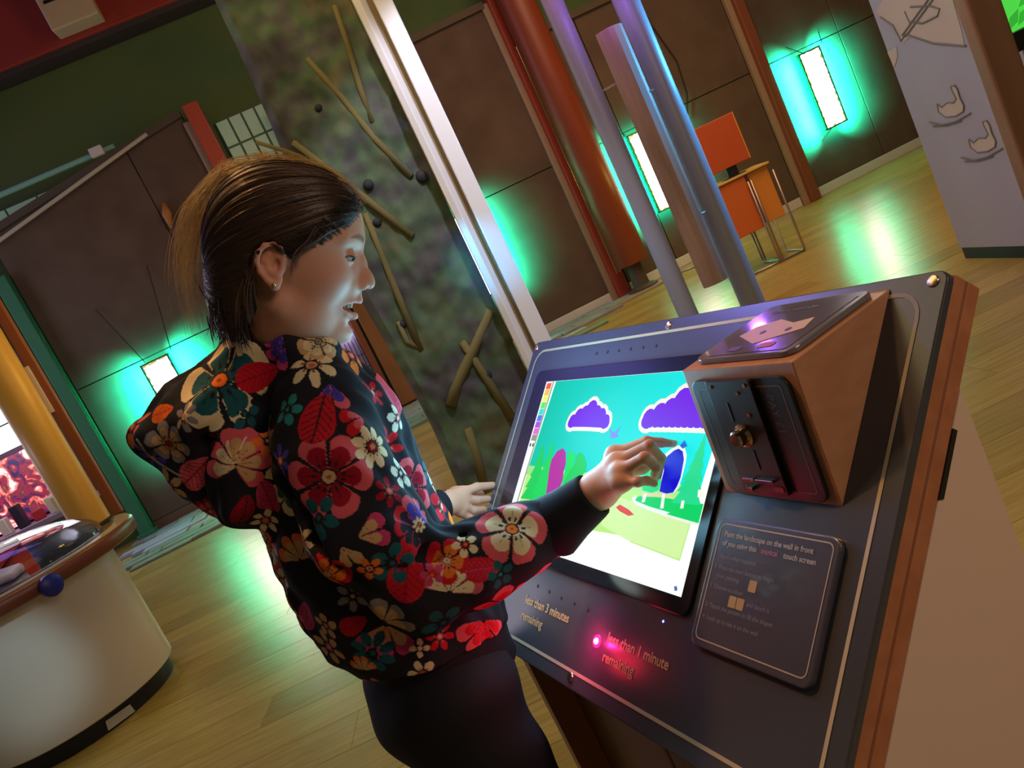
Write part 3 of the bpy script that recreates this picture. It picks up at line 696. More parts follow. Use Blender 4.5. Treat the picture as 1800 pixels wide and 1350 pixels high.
# ---------------------------------------------------------------- round display table with dome
TC = np.array([-2.735, 4.13, 0.0])
t = thing('round_display_table', 'white round display table with a red brown rim and black plinth', 'table', TC)
mb = MB(); mb.lathe(TC, [(.455, 0), (.455, .09)], 64); mb.build('plinth', m_black, t, smooth=40)
mb = MB(); mb.lathe(TC, [(.485, .085), (.49, .09), (.49, .77)], 64); mb.build('drum', mat('cream_drum', (.66, .60, .50), .35), t, smooth=40)
mb = MB(); mb.lathe(TC, [(.56, .755), (.635, .758), (.65, .768), (.65, .822), (.64, .832), (.60, .835)], 64); mb.build('rim', mat('rim_wood', (.15, .038, .02), .35), t, smooth=60)
mb = MB(); mb.lathe(TC, [(.635, .833), (.635, .839), (.50, .839)], 64); mb.build('rim_edge', mat('pale_rim_band', (.55, .5, .35), .25, metal=.4), t, smooth=40)  # paler band round the top of the rim
mb = MB(); mb.lathe(TC, [(.56, .836), (.56, .842)], 64); mb.build('dark_deck', mat('dark_deck', (.03, .028, .022), .25), t, smooth=40)
kc = atY(93, 1020, 3.62); mb = MB(); kd = kc - TC; kd[2] = 0; kd /= np.linalg.norm(kd)
kc = TC + kd * .640 + Z * .775
mb.lathe(kc, [(.02, 0), (.050, .004), (.054, .02), (.050, .036), (.03, .045)], 24, ax=kd); mb.build('button', mat('blue_button', (.01, .012, .14), .35), t, smooth=50)
m_glass = mat('dome_glass', (.9, .95, .95), .03, trans=1.0, ior=1.2)
mb = MB(); R = .50; n = 14
prof = [(R * math.cos(i / n * math.pi / 2) + 1e-4, .8425 + .17 * math.sin(i / n * math.pi / 2)) for i in range(n + 1)]
mb.lathe(TC, prof, 56); tag(mb.build('glass_dome', m_glass, smooth=60), 'shallow clear glass dome on top of the round display table', 'dome')
t = thing('model_diorama', 'red and lilac model scene under the glass dome', 'model', TC + Z * .843)
for nm, bx, cl in (('red_block', (-.20, .10, -.16, .10, .06), (.5, .03, .04)), ('lilac_block', (.06, .24, -.30, -.19, .02), (.5, .42, .75)), ('white_sheet', (-.2, .05, -.28, -.12, .03), (.65, .55, .7)), ('plum_block', (-.3, -.15, -.2, -.08, .05), (.2, .03, .15))):
    mb = MB(); mb.box(TC[0] + bx[0], TC[0] + bx[1], TC[1] + bx[2], TC[1] + bx[3], .843, .843 + bx[4] * 1.6); mb.build(nm, mat(nm + '_paint', cl, .4), t, .015, seg=3)
light('POINT', 'dome_light', tuple(TC + np.array([-.3, .1, 1.35])), 3.0, (.85, .75, 1.0), None, .03)
mb = MB(); q = atZ(232, 1265, .03)
pd = q - TC; pd[2] = 0; pd /= np.linalg.norm(pd); tg = np.array([-pd[1], pd[0], 0])
q = TC + pd * .463
mb.prism([q - tg * .07 + Z * .012, q + tg * .07 + Z * .008, q + tg * .066 + Z * .052, q - tg * .06 + Z * .058], pd * .003)
tag(mb.build('paper_scrap', mat('paper_white', (.55, .55, .45), .7)), 'small white paper scrap stuck on the black plinth of the round table', 'paper')

# small lamps high in the hall
for (s, z, cl, lab) in ((6.22, 3.72, (1.0, .75, .7), 'small glowing pink white lamp high beside the violet lit post'), (4.95, 4.16, (.8, .35, .25), 'small dim reddish lamp high on the green wall right of the white beam')):
    t = thing('ceiling_lamp', lab, 'lamp', WPt(s, z, .3))
    mb = MB(); mb.sphere(WPt(s, z, .3), .05, 10); mb.build('bulb', mat('lamp_glow_%d' % (z * 10), cl, emit=cl, estr=2.2 if z < 4 else .5), t, smooth=True)
    mb = MB(); mb.tube([WPt(s, z + .04, .3), WPt(s, z + .3, .3), WPt(s, z + .3, -.28)], .012, 6); mb.build('arm', m_metal, t)
# ================================================================== TOUCH SCREEN KIOSK
kb = KP(PW_ / 2, .3); kiosk = thing('touch_screen_kiosk', 'sloping dark blue touch screen kiosk with plywood edge and coin box', 'kiosk', (kb[0], kb[1], 0))
m_acr = mat('dark_blue_acrylic', (.056, .061, .072), .26, spec=.6)
m_ply = mat('plywood_edge', (.46, .19, .09), .5, noise=((.38, .145, .065), 40, (1, 1, 1)))
m_ply2 = mat('plywood_dark_layer', (.26, .10, .05), .55)
m_beech = mat('beech_veneer', (.46, .235, .125), .42, noise=((.40, .195, .10), 20, (.5, 3, 3)))
m_cab = mat('beige_laminate', (.70, .55, .44), .6)
m_lineg = mat('cream_line_print', (.50, .44, .30), .5)
m_screw = mat('brass_screw', (.75, .55, .4), .25, metal=1.0)
TH = .010
def kpoly(mb, P, w0, w1, m=0): mb.prism([KP(u, v, w0) for u, v in P], Kn * (w1 - w0), m)
mb = MB(); kpoly(mb, rrect(0, PW_, 0, PH_, .012), -TH, 0); mb.build('top_panel', m_acr, kiosk, .0015)
mb = MB(); frame_line(mb, lambda u, v: KP(u, v, .0006), .020, PW_ - .022, .018, PH_ - .020, .03, .0045); mb.build('border_line', m_lineg, kiosk)
for k, (a, c, m) in enumerate(((-.010, -.026, m_ply), (-.026, -.029, m_ply2), (-.029, -.046, m_ply))):
    mb = MB(); kpoly(mb, [(.002, .002), (PW_ - .001, .002), (PW_ - .001, PH_ - .002), (.002, PH_ - .002)], c, a); mb.build('plywood_layer', m, kiosk, .001)
for u, v in ((.427, .011), (.851, .011), (.012, .012), (.417, .508), (.851, .508), (.012, .508)):
    mb = MB(); mb.lathe(KP(u, v, .0003), [(.0062, 0), (.0055, .0018), (.003, .0024)], 14, ax=Kn); mb.build('screw', m_screw, kiosk, smooth=50)
mb = MB()
for q in [(946, 1030), (966, 1040), (987, 1051), (1010, 1061), (1034, 1072)]:
    u, v = K(*q); mb.lathe(KP(u, v, .0002), [(.0026, 0), (.0024, .0006)], 10, ax=Kn)
for i in range(6): mb.lathe(KP(.245 + i * .033, .040, .0002), [(.0026, 0), (.0024, .0006)], 10, ax=Kn)
o = mb.build('speaker_holes', m_black, kiosk)
# red indicator and blue dot
mb = MB(); mb.lathe(KP(.457, .451, 0), [(.0085, 0), (.008, .002)], 20, ax=Kn); mb.build('indicator_ring', mat('indicator_ring_red', (.5, .02, .1), .3, emit=(1, .02, .22), estr=1.6), kiosk, smooth=40)
mb = MB(); mb.lathe(KP(.457, .451, .002), [(.0042, 0), (.003, .002), (.0005, .003)], 16, ax=Kn); mb.build('red_indicator', mat('red_led', (1, .1, .2), emit=(1, .25, .5), estr=14), kiosk, smooth=40)
light('POINT', 'red_led_glow', tuple(KP(.457, .451, .022)), .20, (1, .01, .16), None, .003)
light('POINT', 'red_led_up', tuple(KP(.44, .47, .06)), .14, (1, .02, .06), None, .02)
mb = MB(); mb.lathe(KP(.579, .397, .0), [(.0018, 0), (.001, .001)], 8, ax=Kn); mb.build('blue_indicator', mat('blue_led', (.1, .1, 1), emit=(.12, .15, 1), estr=6), kiosk)

def ktext(name, txt, size, u, v, m, bold=.0004, w=.0008, sp=1.0):
    return text_mesh(name, txt, size, lambda a, c: KP(u + a, v - c, w), kiosk, m, bold=bold, spacing=sp)
m_txt = mat('tan_lettering', (.52, .36, .17), .5)
ktext('lettering', 'less than 3 minutes\nremaining', .0178, .238, .446, m_txt, sp=1.35)
ktext('lettering', 'less than 1 minute\nremaining', .0178, .478, .446, m_txt, sp=1.35)

# screen
bz = MB(); kpoly(bz, rrect(.055, .624, .062, .384, .014), .0002, .0045); bezel = bz.build('screen', mat('bezel_black', (.008, .008, .01), .18), kiosk, .001)
SU0, SU1, SV0, SV1 = .104, .606, .084, .364
def scr_mat(n, c, e=1.0): return mat('screen_' + n, tuple(x * .02 for x in c), .5, emit=c, estr=e, spec=.08)
mb = MB(); kpoly(mb, [(SU0, SV0), (SU1, SV0), (SU1, SV1), (SU0, SV1)], .0040, .0050); mb.build('display', scr_mat('white', (.86, .95, .88), 1.15), bezel)
def SP(name, P, c, lvl=1, e=1.0):
    """picture piece given in panel coordinates"""
    mb = MB(); w = .0050 + .00012 * lvl; mb.prism([KP(u, v, w - .0001) for u, v in P], Kn * .0001); return mb.build(name, scr_mat(name, c, e), bezel)
def px(P): return [tuple(K(x, y, .005)) for x, y in P]
# sky gradient on the drawing area
ms = bpy.data.materials.new('screen_sky'); ms.use_nodes = True; nt = ms.node_tree; b = nt.nodes['Principled BSDF']
tc = nt.nodes.new('ShaderNodeTexCoord'); vd = nt.nodes.new('ShaderNodeVectorMath'); vd.operation = 'DOT_PRODUCT'; vd.inputs[1].default_value = tuple(Ke)
nt.links.new(tc.outputs['Object'], vd.inputs[0]); mr = nt.nodes.new('ShaderNodeMapRange'); base = float(KO @ Ke)
mr.inputs[1].default_value = base + .12; mr.inputs[2].default_value = base + .60
nt.links.new(vd.outputs['Value'], mr.inputs[0]); rr = nt.nodes.new('ShaderNodeValToRGB')
rr.color_ramp.elements[0].color = (0, .52, .36, 1); rr.color_ramp.elements[1].color = (0, .86, .84, 1)
nt.links.new(mr.outputs[0], rr.inputs[0]); nt.links.new(rr.outputs[0], b.inputs['Emission Color']); b.inputs['Emission Strength'].default_value = 1.0
b.inputs['Base Color'].default_value = (0, .02, .02, 1); b.inputs['Roughness'].default_value = .5; b.inputs['Specular IOR Level'].default_value = .08
mb = MB(); mb.prism([KP(u, v, .00502) for u, v in ((.140, .0845), (.606, .0845), (.592, .250), (.128, .250))], Kn * .0001); mb.build('sky', ms, bezel)
SP('meadow', [(.128, .235), (.594, .235), (.588, .325), (.48, .318), (.465, .312), (.30, .318), (.135, .33)], (.50, .86, .22), 1)
SP('meadow_light', [(.40, .262), (.59, .270), (.586, .323), (.47, .316), (.40, .305)], (.66, .92, .38), 2)
def cloud(x0, x1, yb, h, seed, grow=0.0):
    P = []; n = 7; r = random.Random(seed)
    for i in range(n):
        cx = x0 + (x1 - x0) * (i + .5) / n; hh = h * (.45 + .55 * math.sin(math.pi * (i + .7) / n)) * r.uniform(.8, 1.1); w = (x1 - x0) / n * .62
        for a in range(0, 181, 30):
            P.append((cx - w * math.cos(math.radians(a)), yb - hh * .55 - hh * .45 * math.sin(math.radians(a))))
    B = [(x1, yb)] + [(x1 - (x1 - x0) * i / 10, yb + (2.0 if i % 2 else 0)) for i in range(11)]
    return P + B
def grow(P, g):
    c = np.mean(P, 0); out = []
    n = len(P)
    for i in range(n):
        a = np.array(P[i - 1]); b_ = np.array(P[(i + 1) % n]); t = b_ - a; nn = np.array([t[1], -t[0]]); nn = nn / (np.linalg.norm(nn) + 1e-6)
        p = np.array(P[i]); q = p + nn * g
        if np.linalg.norm(q - c) < np.linalg.norm(p - c): q = p - nn * g
        out.append(tuple(q))
    return out
def blobs(name, circ, c, lvl, parent=bezel, e=1.0, sy=1.0, skew=0.0):
    mb = MB(); w = .0050 + .00012 * lvl
    for j, (u, v, r) in enumerate(circ):
        P = [(u + r * math.cos(a), v + r * sy * math.sin(a)) for a in np.linspace(0, 2 * math.pi, 15)[:-1]]
        mb.prism([KP(a, b_, w - .0001 + j * 2e-6) for a, b_ in P], Kn * .0001)
    return mb.build(name, scr_mat(name, c, e), bezel)
# clouds (white rim under violet puffs)
def kcloud(u0, u1, vb, h, n):
    c = []
    for i in range(n):
        t = (i + .5) / n; r_ = h * (.22 + .14 * math.sin(math.pi * t)); c.append((u0 + (u1 - u0) * t, vb - max(h * (.50 + .12 * (i % 2)) * math.sin(math.pi * t), r_ * .9), r_))
    c += [(u0 + (u1 - u0) * t, vb - h * .16 - h * .12 * math.sin(math.pi * t), h * .16 + h * .10 * math.sin(math.pi * t)) for t in np.linspace(.03, .97, 16)]
    return c
c1 = kcloud(.228, .345, .166, .046, 7); c2 = kcloud(.436, .64, .164, .060, 9); c2 = [q for q in c2 if q[0] + q[2] < .604]
for c_ in (c1, c2):
    blobs('cloud_rim', [(u, v, r + .0065) for u, v, r in c_ if u + r + .0065 < .608], (.90, .88, .78), 2); blobs('cloud_fill', c_, (.17, .008, .78), 3)
# bird
SP('bird', px([(1071, 751), (1077, 760), (1082, 758), (1092, 749), (1085, 762), (1088, 768), (1074, 772), (1073, 762)]), (.20, .30, .85), 3)
# pines at the left
def pine(name, tip, base_l, base_r, c, n=5):
    L_, R_ = [], []
    tip, bl, br = map(np.array, (tip, base_l, base_r))
    for i in range(n):
        f0, f1 = i / n, (i + 1) / n
        l1 = tip + (bl - tip) * f1; r1 = tip + (br - tip) * f1; l0 = tip + (bl - tip) * f1; m_ = (l1 + r1) / 2
        L_ += [tuple(tip + (bl - tip) * f1), tuple(l1 + (m_ - l1) * .28)]; R_ += [tuple(tip + (br - tip) * f1), tuple(r1 + (m_ - r1) * .28)]
    return SP(name, px([tuple(tip)] + R_[:-1] + L_[:-1][::-1]), c, 3 if 'far' in name else 4)
pine('pine_far_green', (957, 778), (915, 876), (950, 880), (.01, .62, .11))
pine('pine_near_green', (974, 772), (925, 892), (962, 892), (.01, .68, .12))
SP('magenta_tree', px([(990, 788), (995, 795), (995, 815), (991, 830), (990, 845), (985, 855), (975, 868), (960, 868), (963, 850), (966, 825), (970, 808), (980, 793)]), (.46, .03, .35), 5)
SP('green_tree', px([(1003, 793), (1009, 794), (1012, 805), (1008, 820), (1002, 835), (998, 850), (985, 858), (990, 840), (996, 820), (997, 803)]), (.01, .75, .12), 5)
SP('green_tree_front', px([(1021, 795), (1026, 800), (1031, 815), (1029, 830), (1018, 842), (1005, 850), (992, 862), (993, 845), (1003, 826), (1012, 815), (1014, 801)]), (.01, .62, .10), 6)
# trees at the right
SP('green_bank', px([(1115, 877), (1125, 872), (1160, 874), (1237, 886), (1228, 921), (1180, 907), (1140, 893), (1120, 884)]), (.0, .66, .13), 3)
SP('bank_edge', px([(1111, 876), (1118, 870), (1120, 874), (1117, 880), (1140, 890), (1178, 901), (1172, 904), (1228, 920), (1227, 925), (1170, 908), (1138, 896), (1116, 886)]), (.86, .92, .86), 4)
SP('bank_sand', px([(1128, 866), (1180, 868), (1180, 875), (1128, 874)]), (.75, .72, .40), 3)
SP('pale_green_tree', px([(1148, 815), (1160, 810), (1166, 830), (1162, 850), (1158, 862), (1145, 867), (1130, 862), (1128, 845), (1136, 830)]), (.01, .75, .22), 5)
SP('blue_tree_rim', px([(1168, 800), (1180, 790), (1193, 783), (1204, 785), (1208, 800), (1206, 815), (1200, 838), (1194, 856), (1186, 866), (1170, 866), (1160, 862), (1164, 840), (1166, 815)]), (.88, .92, .92), 6)
SP('blue_tree', px([(1174, 802), (1186, 792), (1194, 789), (1201, 794), (1203, 808), (1200, 825), (1197, 840), (1191, 855), (1184, 866), (1172, 868), (1160, 864), (1163, 848), (1168, 828), (1168, 812)]), (.005, .0, .62), 7)
SP('blue_flag', px([(1196, 784), (1204, 774), (1209, 784), (1201, 789)]), (.02, .12, .75), 7)
pine('pine_right_green', (1241, 762), (1180, 884), (1232, 888), (.02, .72, .28), 6)
for a, c_ in (((1135, 868), (1131, 883)), ((1167, 868), (1164, 894)), ((1201, 880), (1199, 894))):
    SP('trunk', px([(a[0] - 2, a[1]), (a[0] + 3, a[1]), (c_[0] + 3, c_[1]), (c_[0] - 3, c_[1])]), (.86, .93, .86), 6)
SP('small_house', px([(1228, 861), (1240, 862), (1239, 876), (1227, 874)]), (.95, .95, .85), 6)
SP('red_boat', px([(1083, 892), (1090, 887), (1106, 896), (1115, 905), (1105, 907), (1090, 899)]), (.75, .05, .03), 4)
# palette strip
pal = [(.9, .12, .06), (.95, .55, .1), (.9, .9, .15), (.15, .8, .15), (.05, .75, .7), (.12, .2, .85), (.4, .1, .8), (.85, .15, .7), (.35, .3, .28)]
for i, c_ in enumerate(pal):
    v0 = .087 + i * .0117; SP('colour_swatch_%s' % 'red orange yellow green cyan blue violet pink grey'.split()[i], [(.109, v0), (.126, v0), (.1255, v0 + .011), (.1085, v0 + .011)], c_, 2)
SP('tool_buttons', [(.109, .196), (.114, .196), (.114, .202), (.109, .202)], (.05, .05, .05), 2); SP('tool_buttons', [(.119, .196), (.124, .196), (.124, .202), (.119, .202)], (.05, .05, .05), 2)
SP('tool_strip_line', [(.1285, .0845), (.1335, .0845), (.124, .3635), (.119, .3635)], (.42, .52, .36), 2, .8)
SP('corner_icon', px([(1185, 1031), (1190, 1030), (1191, 1038), (1186, 1039)]), (.10, .14, .5), 2)
light('POINT', 'screen_light', tuple(KP(.36, .22, .12)), 2.9, (.30, .74, 1.0), None, .10)
light('POINT', 'screen_light', tuple(KP(.20, .16, .12)), 3.2, (.30, .74, 1.0), None, .10)
light('POINT', 'screen_light', tuple(KP(.42, .33, .06)), .35, (.75, .95, .9), None, .06)

# instruction sign
sg = MB(); kpoly(sg, rrect(.641, .818, .266, .408, .012), .0002, .0072); sign = sg.build('instruction_sign', mat('sign_acrylic', (.060, .060, .080), .3, coat=.5), kiosk, .002)
mb = MB(); frame_line(mb, lambda u, v: KP(u, v, .0076), .648, .811, .272, .400, .008, .0014); mb.build('sign_border', mat('sign_line', (.42, .38, .30), .5), sign)
m_st1 = mat('sign_lettering', (.42, .42, .40), .5); m_st2 = mat('sign_faint_lettering', (.24, .22, .24), .5); m_st3 = mat('sign_pink_lettering', (.40, .12, .22), .5)
def stext(txt, size, u, v, m, bold=.0):
    return text_mesh('lettering', txt, size, lambda a, c: KP(u + a, v - c, .0077), sign, m, bold=bold)
stext('Paint the landscape on the wall in front', .0082, .657, .286, m_st1, .00015)
stext('of you using this', .0082, .657, .296, m_st1, .00015); stext('magical', .0082, .718, .296, m_st3, .00015); stext('touch screen', .0082, .750, .296, m_st1, .00015)
stext("Here's what happens", .0068, .657, .310, m_st2)
stext('1', .0068, .653, .322, m_st3); stext('Press the start button to begin', .0068, .660, .322, m_st2)
stext('your painting', .0068, .660, .331, m_st2)
stext('2', .0068, .653, .343, m_st3); stext('Choose a colour', .0068, .660, .343, m_st2); stext('and touch it', .0068, .715, .352, m_st2)
stext('3', .0068, .653, .364, m_st3); stext('Touch the picture to fill the shapes', .0068, .660, .364, m_st2)
stext('4', .0068, .653, .377, m_st3); stext('Look up to see it on the wall', .0068, .660, .377, m_st2)
m_icon = mat('icon_tan', (.40, .27, .10), .5)
for u, v in ((.712, .325), (.700, .346), (.688, .346)):
    mb = MB(); kpoly(mb, rrect(u, u + .011, v, v + .012, .001, 2), .0072, .0078); mb.build('icon', m_icon, sign)

# coin box: triangular plywood prism
U0c, U1c, V0c, V1c, VR, WR = .634, .803, .011, .236, .124, .100
cbx = MB(); cbx.prism([KP(U0c, V0c, .0), KP(U0c, V1c, .0), KP(U0c, VR, WR)], Ke * (U1c - U0c)); coin = cbx.build('coin_box', m_beech, kiosk, .0012)
# the two faces as frames: (s along u, q away from the ridge)
rid = KP(U0c, VR, WR)
fd = (KP(U0c, V1c, 0) - rid); fl_ = np.linalg.norm(fd); fd /= fl_; fn_ = np.cross(Ke, fd); fn_ = fn_ if fn_ @ Kd > 0 else -fn_
td = (KP(U0c, V0c, 0) - rid); tl_ = np.linalg.norm(td); td /= tl_; tn_ = np.cross(Ke, td); tn_ = tn_ if tn_ @ Kn > 0 else -tn_
def FF(s, q, h=0): return rid + Ke * s + fd * q + fn_ * h
def TF(s, q, h=0): return rid + Ke * s + td * q + tn_ * h
mb = MB(); mb.prism([TF(s, q, .0004) for s, q in rrect(.012, .160, .010, tl_ - .010, .014)], tn_ * .006); mb.build('top_sign_plate', mat('pale_acrylic', (.16, .16, .19), .12, coat=.8), coin, .0015)
mb = MB(); mb.prism([TF(s, q, .0066) for s, q in rrect(.026, .15, .016, tl_ - .02, .006)], tn_ * .0004); mb.build('top_sign_print', mat('violet_print', (.13, .11, .20), .12, coat=.8), coin)
mb = MB(); mb.prism([TF(s, q, .0072) for s, q in ((.040, .060), (.085, .035), (.135, .060), (.128, .085), (.105, .078), (.075, .092), (.048, .080))], tn_ * .0003); mb.build('cream_shape_print', mat('cream_print', (.55, .40, .27), .3), coin)
mb = MB(); mb.prism([TF(s, q, .0072) for s, q in rrect(.055, .075, .022, .032, .004)], tn_ * .0003); mb.build('blue_blot_print', mat('blue_print', (.06, .06, .28), .3), coin)
mb = MB(); mb.prism([TF(s, q, .0072) for s, q in rrect(.100, .122, .024, .035, .004)], tn_ * .0003); mb.build('red_blot_print', mat('red_print', (.35, .08, .10), .3), coin)
for s in (.075, .112):
    mb = MB(); mb.lathe(TF(s, .062, .0076), [(.004, 0), (.0035, .0006)], 10, ax=tn_); mb.build('blue_dot_print', mat('blue_print'), coin)
text_mesh('lettering', 'Please read the', .011, lambda a, c: TF(.040 + a, .112 + c, .0076), coin, mat('dark_violet_lettering', (.02, .015, .05), .4))
# front plate with the coin mechanism
mb = MB(); mb.prism([FF(s, q, .0003) for s, q in rrect(.012, .158, .012, fl_ - .004, .012)], fn_ * .004); mb.build('front_plate', mat('front_plate_black', (.022, .023, .026), .35), coin, .001)
mb = MB(); frame_line(mb, lambda s, q: FF(s, q, .0046), .022, .148, .021, fl_ - .013, .005, .0011); mb.build('front_plate_line', mat('dim_line', (.20, .15, .11), .5), coin)
mb = MB(); mb.prism([FF(s, q, .0045) for s, q in rrect(.044, .112, .012, fl_ - .010, .002, 2)], fn_ * .005); mb.build('coin_plate', mat('dark_steel', (.035, .022, .020), .35, metal=.5), coin, .0008)
m_chr = mat('chrome_warm', (.75, .6, .42), .12, metal=1.0)
mb = MB(); mb.lathe(FF(.078, .073, .0095), [(.013, 0), (.013, .002), (.009, .0025), (.009, .012), (.007, .014)], 24, ax=fn_); mb.build('return_button', m_chr, coin, smooth=40)
mb = MB(); mb.obox(FF(.067, .036, .0095), Ke * .003, fd * .022, fn_ * .0008); mb.build('coin_slot', m_black, coin); mb = MB(); mb.obox(FF(.081, .090, .0095), Ke * .003, fd * .022, fn_ * .0008); mb.build('coin_slot', m_black, coin)
for s, q in ((.052, .018), (.104, .018), (.090, .026), (.096, .050), (.052, .134)):
    mb = MB(); mb.lathe(FF(s, q, .0095), [(.0022, 0), (.002, .0012)], 10, ax=fn_); mb.build('coin_plate_screw', m_chr, coin, smooth=40)
mb = MB(); mb.obox(FF(.054, .122, .0095), Ke * .016, fd * .003, fn_ * .004); mb.obox(FF(.074, .122, .0095), Ke * .026, fd * .003, fn_ * .005); mb.obox(FF(.056, .132, .0095), Ke * .010, fd * .004, fn_ * .006)
mb.build('coin_return_flap', m_chr, coin, .0006)
mb = MB(); mb.prism([FF(s, q, .0096) for s, q in rrect(.094, .108, .130, .136, .002, 3)], fn_ * .0006); mb.build('red_label', mat('red_label', (.45, .01, .03), .4), coin)
c_ = FF(.124, .032, .0048)
text_mesh('lettering', 'PAY £1', .014, lambda a, c: FF(.1245 + c, .030 + a, .0047), coin, mat('dim_blue_lettering', (.07, .09, .13), .4))

# cabinet under the panel
def KG(u, g, z): return KO * np.array([1, 1, 0]) + Ke * u - Kh * g + Z * z
def slope_z(g, w):  # height of the surface w below the panel at horizontal distance g behind the top edge
    # point = KO + Kd*v + Kn*w ; g = -(v*cos t) + w*(-Kn.Kh...)
    kn_h = float(Kn @ Kh); kd_h = float(Kd @ Kh)
    v = (-g - w * kn_h) / kd_h
    return KO[2] + Kd[2] * v + Kn[2] * w
wb = -.047
GB, GF = -.041, -.315
def side_board(name, u0, u1, g0, g1, m, parent=kiosk, z0=0.0):
    P = [KG(u0, g0, z0), KG(u0, g1, z0), KG(u0, g1, slope_z(g1, wb)), KG(u0, g0, slope_z(g0, wb))]
    mb = MB(); mb.prism(P, Ke * (u1 - u0)); return mb.build(name, m, parent, .001)
side_board('side_panel', PW_ - .006, PW_ - .001, GF - .0, GB, m_cab)
side_board('side_board', PW_ - .024, PW_ - .0065, GF, GB - .002, m_ply2)
side_board('side_board', .05, .072, GF, GB, mat('orange_ply', (.50, .24, .08), .5))
mb = MB(); mb.obox(KG(.072, GF + .05, .09), Ke * .28, -Kh * .012, Z * .50); mb.build('front_door', mat('brown_door', (.30, .15, .06), .5), kiosk, .002)
mb = MB(); mb.obox(KG(.36, GF + .05, .09), Ke * .47, -Kh * .012, Z * .50); mb.build('front_door', mat('brown_door'), kiosk, .002)
mb = MB(); mb.obox(KG(.072, GF + .02, .60), Ke * (PW_ - .1), -Kh * .015, Z * (slope_z(GF + .02, wb) - .60)); mb.build('front_rail', mat('rail_gap_shade', (.05, .035, .03), .6), kiosk, .002)  # coloured dark to stand for the shade in the gap under the panel
mb = MB(); mb.obox(KG(.072, GF + .03, 0), Ke * (PW_ - .1), -Kh * .015, Z * .085); mb.build('kick_board', m_black, kiosk)
mb = MB(); P = [KG(.072, GB - .004, .0), KG(PW_ - .024, GB - .004, 0)]; mb.obox(P[0], P[1] - P[0], Kh * .014, Z * (slope_z(GB - .018, wb) - .003)); mb.build('back_panel', m_cab, kiosk)
# black strip standing in for the shade in the gap between plywood and cabinet
mb = MB(); mb.prism([KP(PW_ - .0012, .142, -.046), KP(PW_ - .0012, .210, -.046), KP(PW_ - .0012, .208, -.052), KP(PW_ - .0012, .142, -.052)], Ke * .0016); mb.build('gap_shade_strip', m_black, kiosk)
# ================================================================== THE GIRL
girl = thing('person', 'person in a dark floral hoodie and black trousers touching the kiosk screen', 'person', (-.27, 1.14, 0))
# ---- head frame: face direction, up, and side away from the camera
hv = ray(535, 455); hv = hv / np.linalg.norm(hv)
HO = CAMP + ray(531, 455) * (1.065 / ray(531, 455)[1])
i_r = Rv * .987 - Uv * .163; i_r -= hv * (i_r @ hv); i_r /= np.linalg.norm(i_r)
Hu = np.cross(i_r, hv); Hu = Hu if Hu @ Uv > 0 else -Hu
yawh = math.radians(5); Hf = i_r * math.cos(yawh) - hv * math.sin(yawh); Hs = np.cross(Hu, Hf)   # Hs: the far side
if Hs @ hv < 0: Hs = -Hs
HM = np.stack([Hf, Hs, Hu])           # rows: axes
def H2W(P): return HO + np.asarray(P) @ HM
def W2H(P): return (np.asarray(P) - HO) @ HM.T

tf = np.array([.92, .392, 0.0]); tf /= np.linalg.norm(tf); tsd = np.array([-tf[1], tf[0], 0.0])   # torso forward, far side
neck_base = np.array([-.262, 1.125, 1.235])
nb = W2H(neck_base)

# ---------------------------------------------------------------- head sculpt (local frame, 1.3 mm grid)
Fh = Field((-.125, -.085, -.175), (.105, .085, .12), .00135)
Fh.ell((-.022, 0, .030), (.088, .070, .080))
Fh.ell((.014, 0, .042), (.052, .058, .056), k=.025)
Fh.ell((.016, 0, -.022), (.045, .056, .070), k=.025)
Fh.ell((.016, 0, -.066), (.037, .045, .030), k=.025)
Fh.cone((-.012, -.045, -.060), (.048, -.012, -.084), .012, .011, .020)
Fh.cone((-.012, .045, -.060), (.048, .012, -.084), .012, .011, .020)
Fh.ell((.0585, 0, -.083), (.0165, .017, .0145), k=.016)            # chin
for s in (-1, 1):
    Fh.ell((.037, s * .033, -.017), (.023, .021, .022), k=.022)     # cheek
    Fh.cone((.0625, s * .008, .035), (.048, s * .044, .033), .006, .006, .014)   # brow ridge
    Fh.ell((.074, s * .030, .013), (.015, .018, .012), k=.014, mode='sub')   # socket
Fh.ell((.057, 0, -.046), (.0215, .0235, .023), k=.016)               # muzzle
Fh.chain([(.0640, 0, .026), (.0720, 0, .008), (.0825, 0, -.011), (.0865, 0, -.0170)], [.0050, .0056, .0068, .0074], .009)
for s in (-1, 1):
    Fh.cone((.0560, s * .0075, .008), (.0640, s * .0120, -.022), .0095, .0095, .012)
    Fh.ell((.0755, s * .0100, -.0215), (.0100, .0058, .0066), k=.005)
    Fh.ell((.0815, s * .0056, -.0288), (.0060, .0026, .0042), k=.003, mode='sub')
Fh.cone((.0715, 0, -.030), (.0760, 0, -.039), .0065, .005, .006)   # philtrum
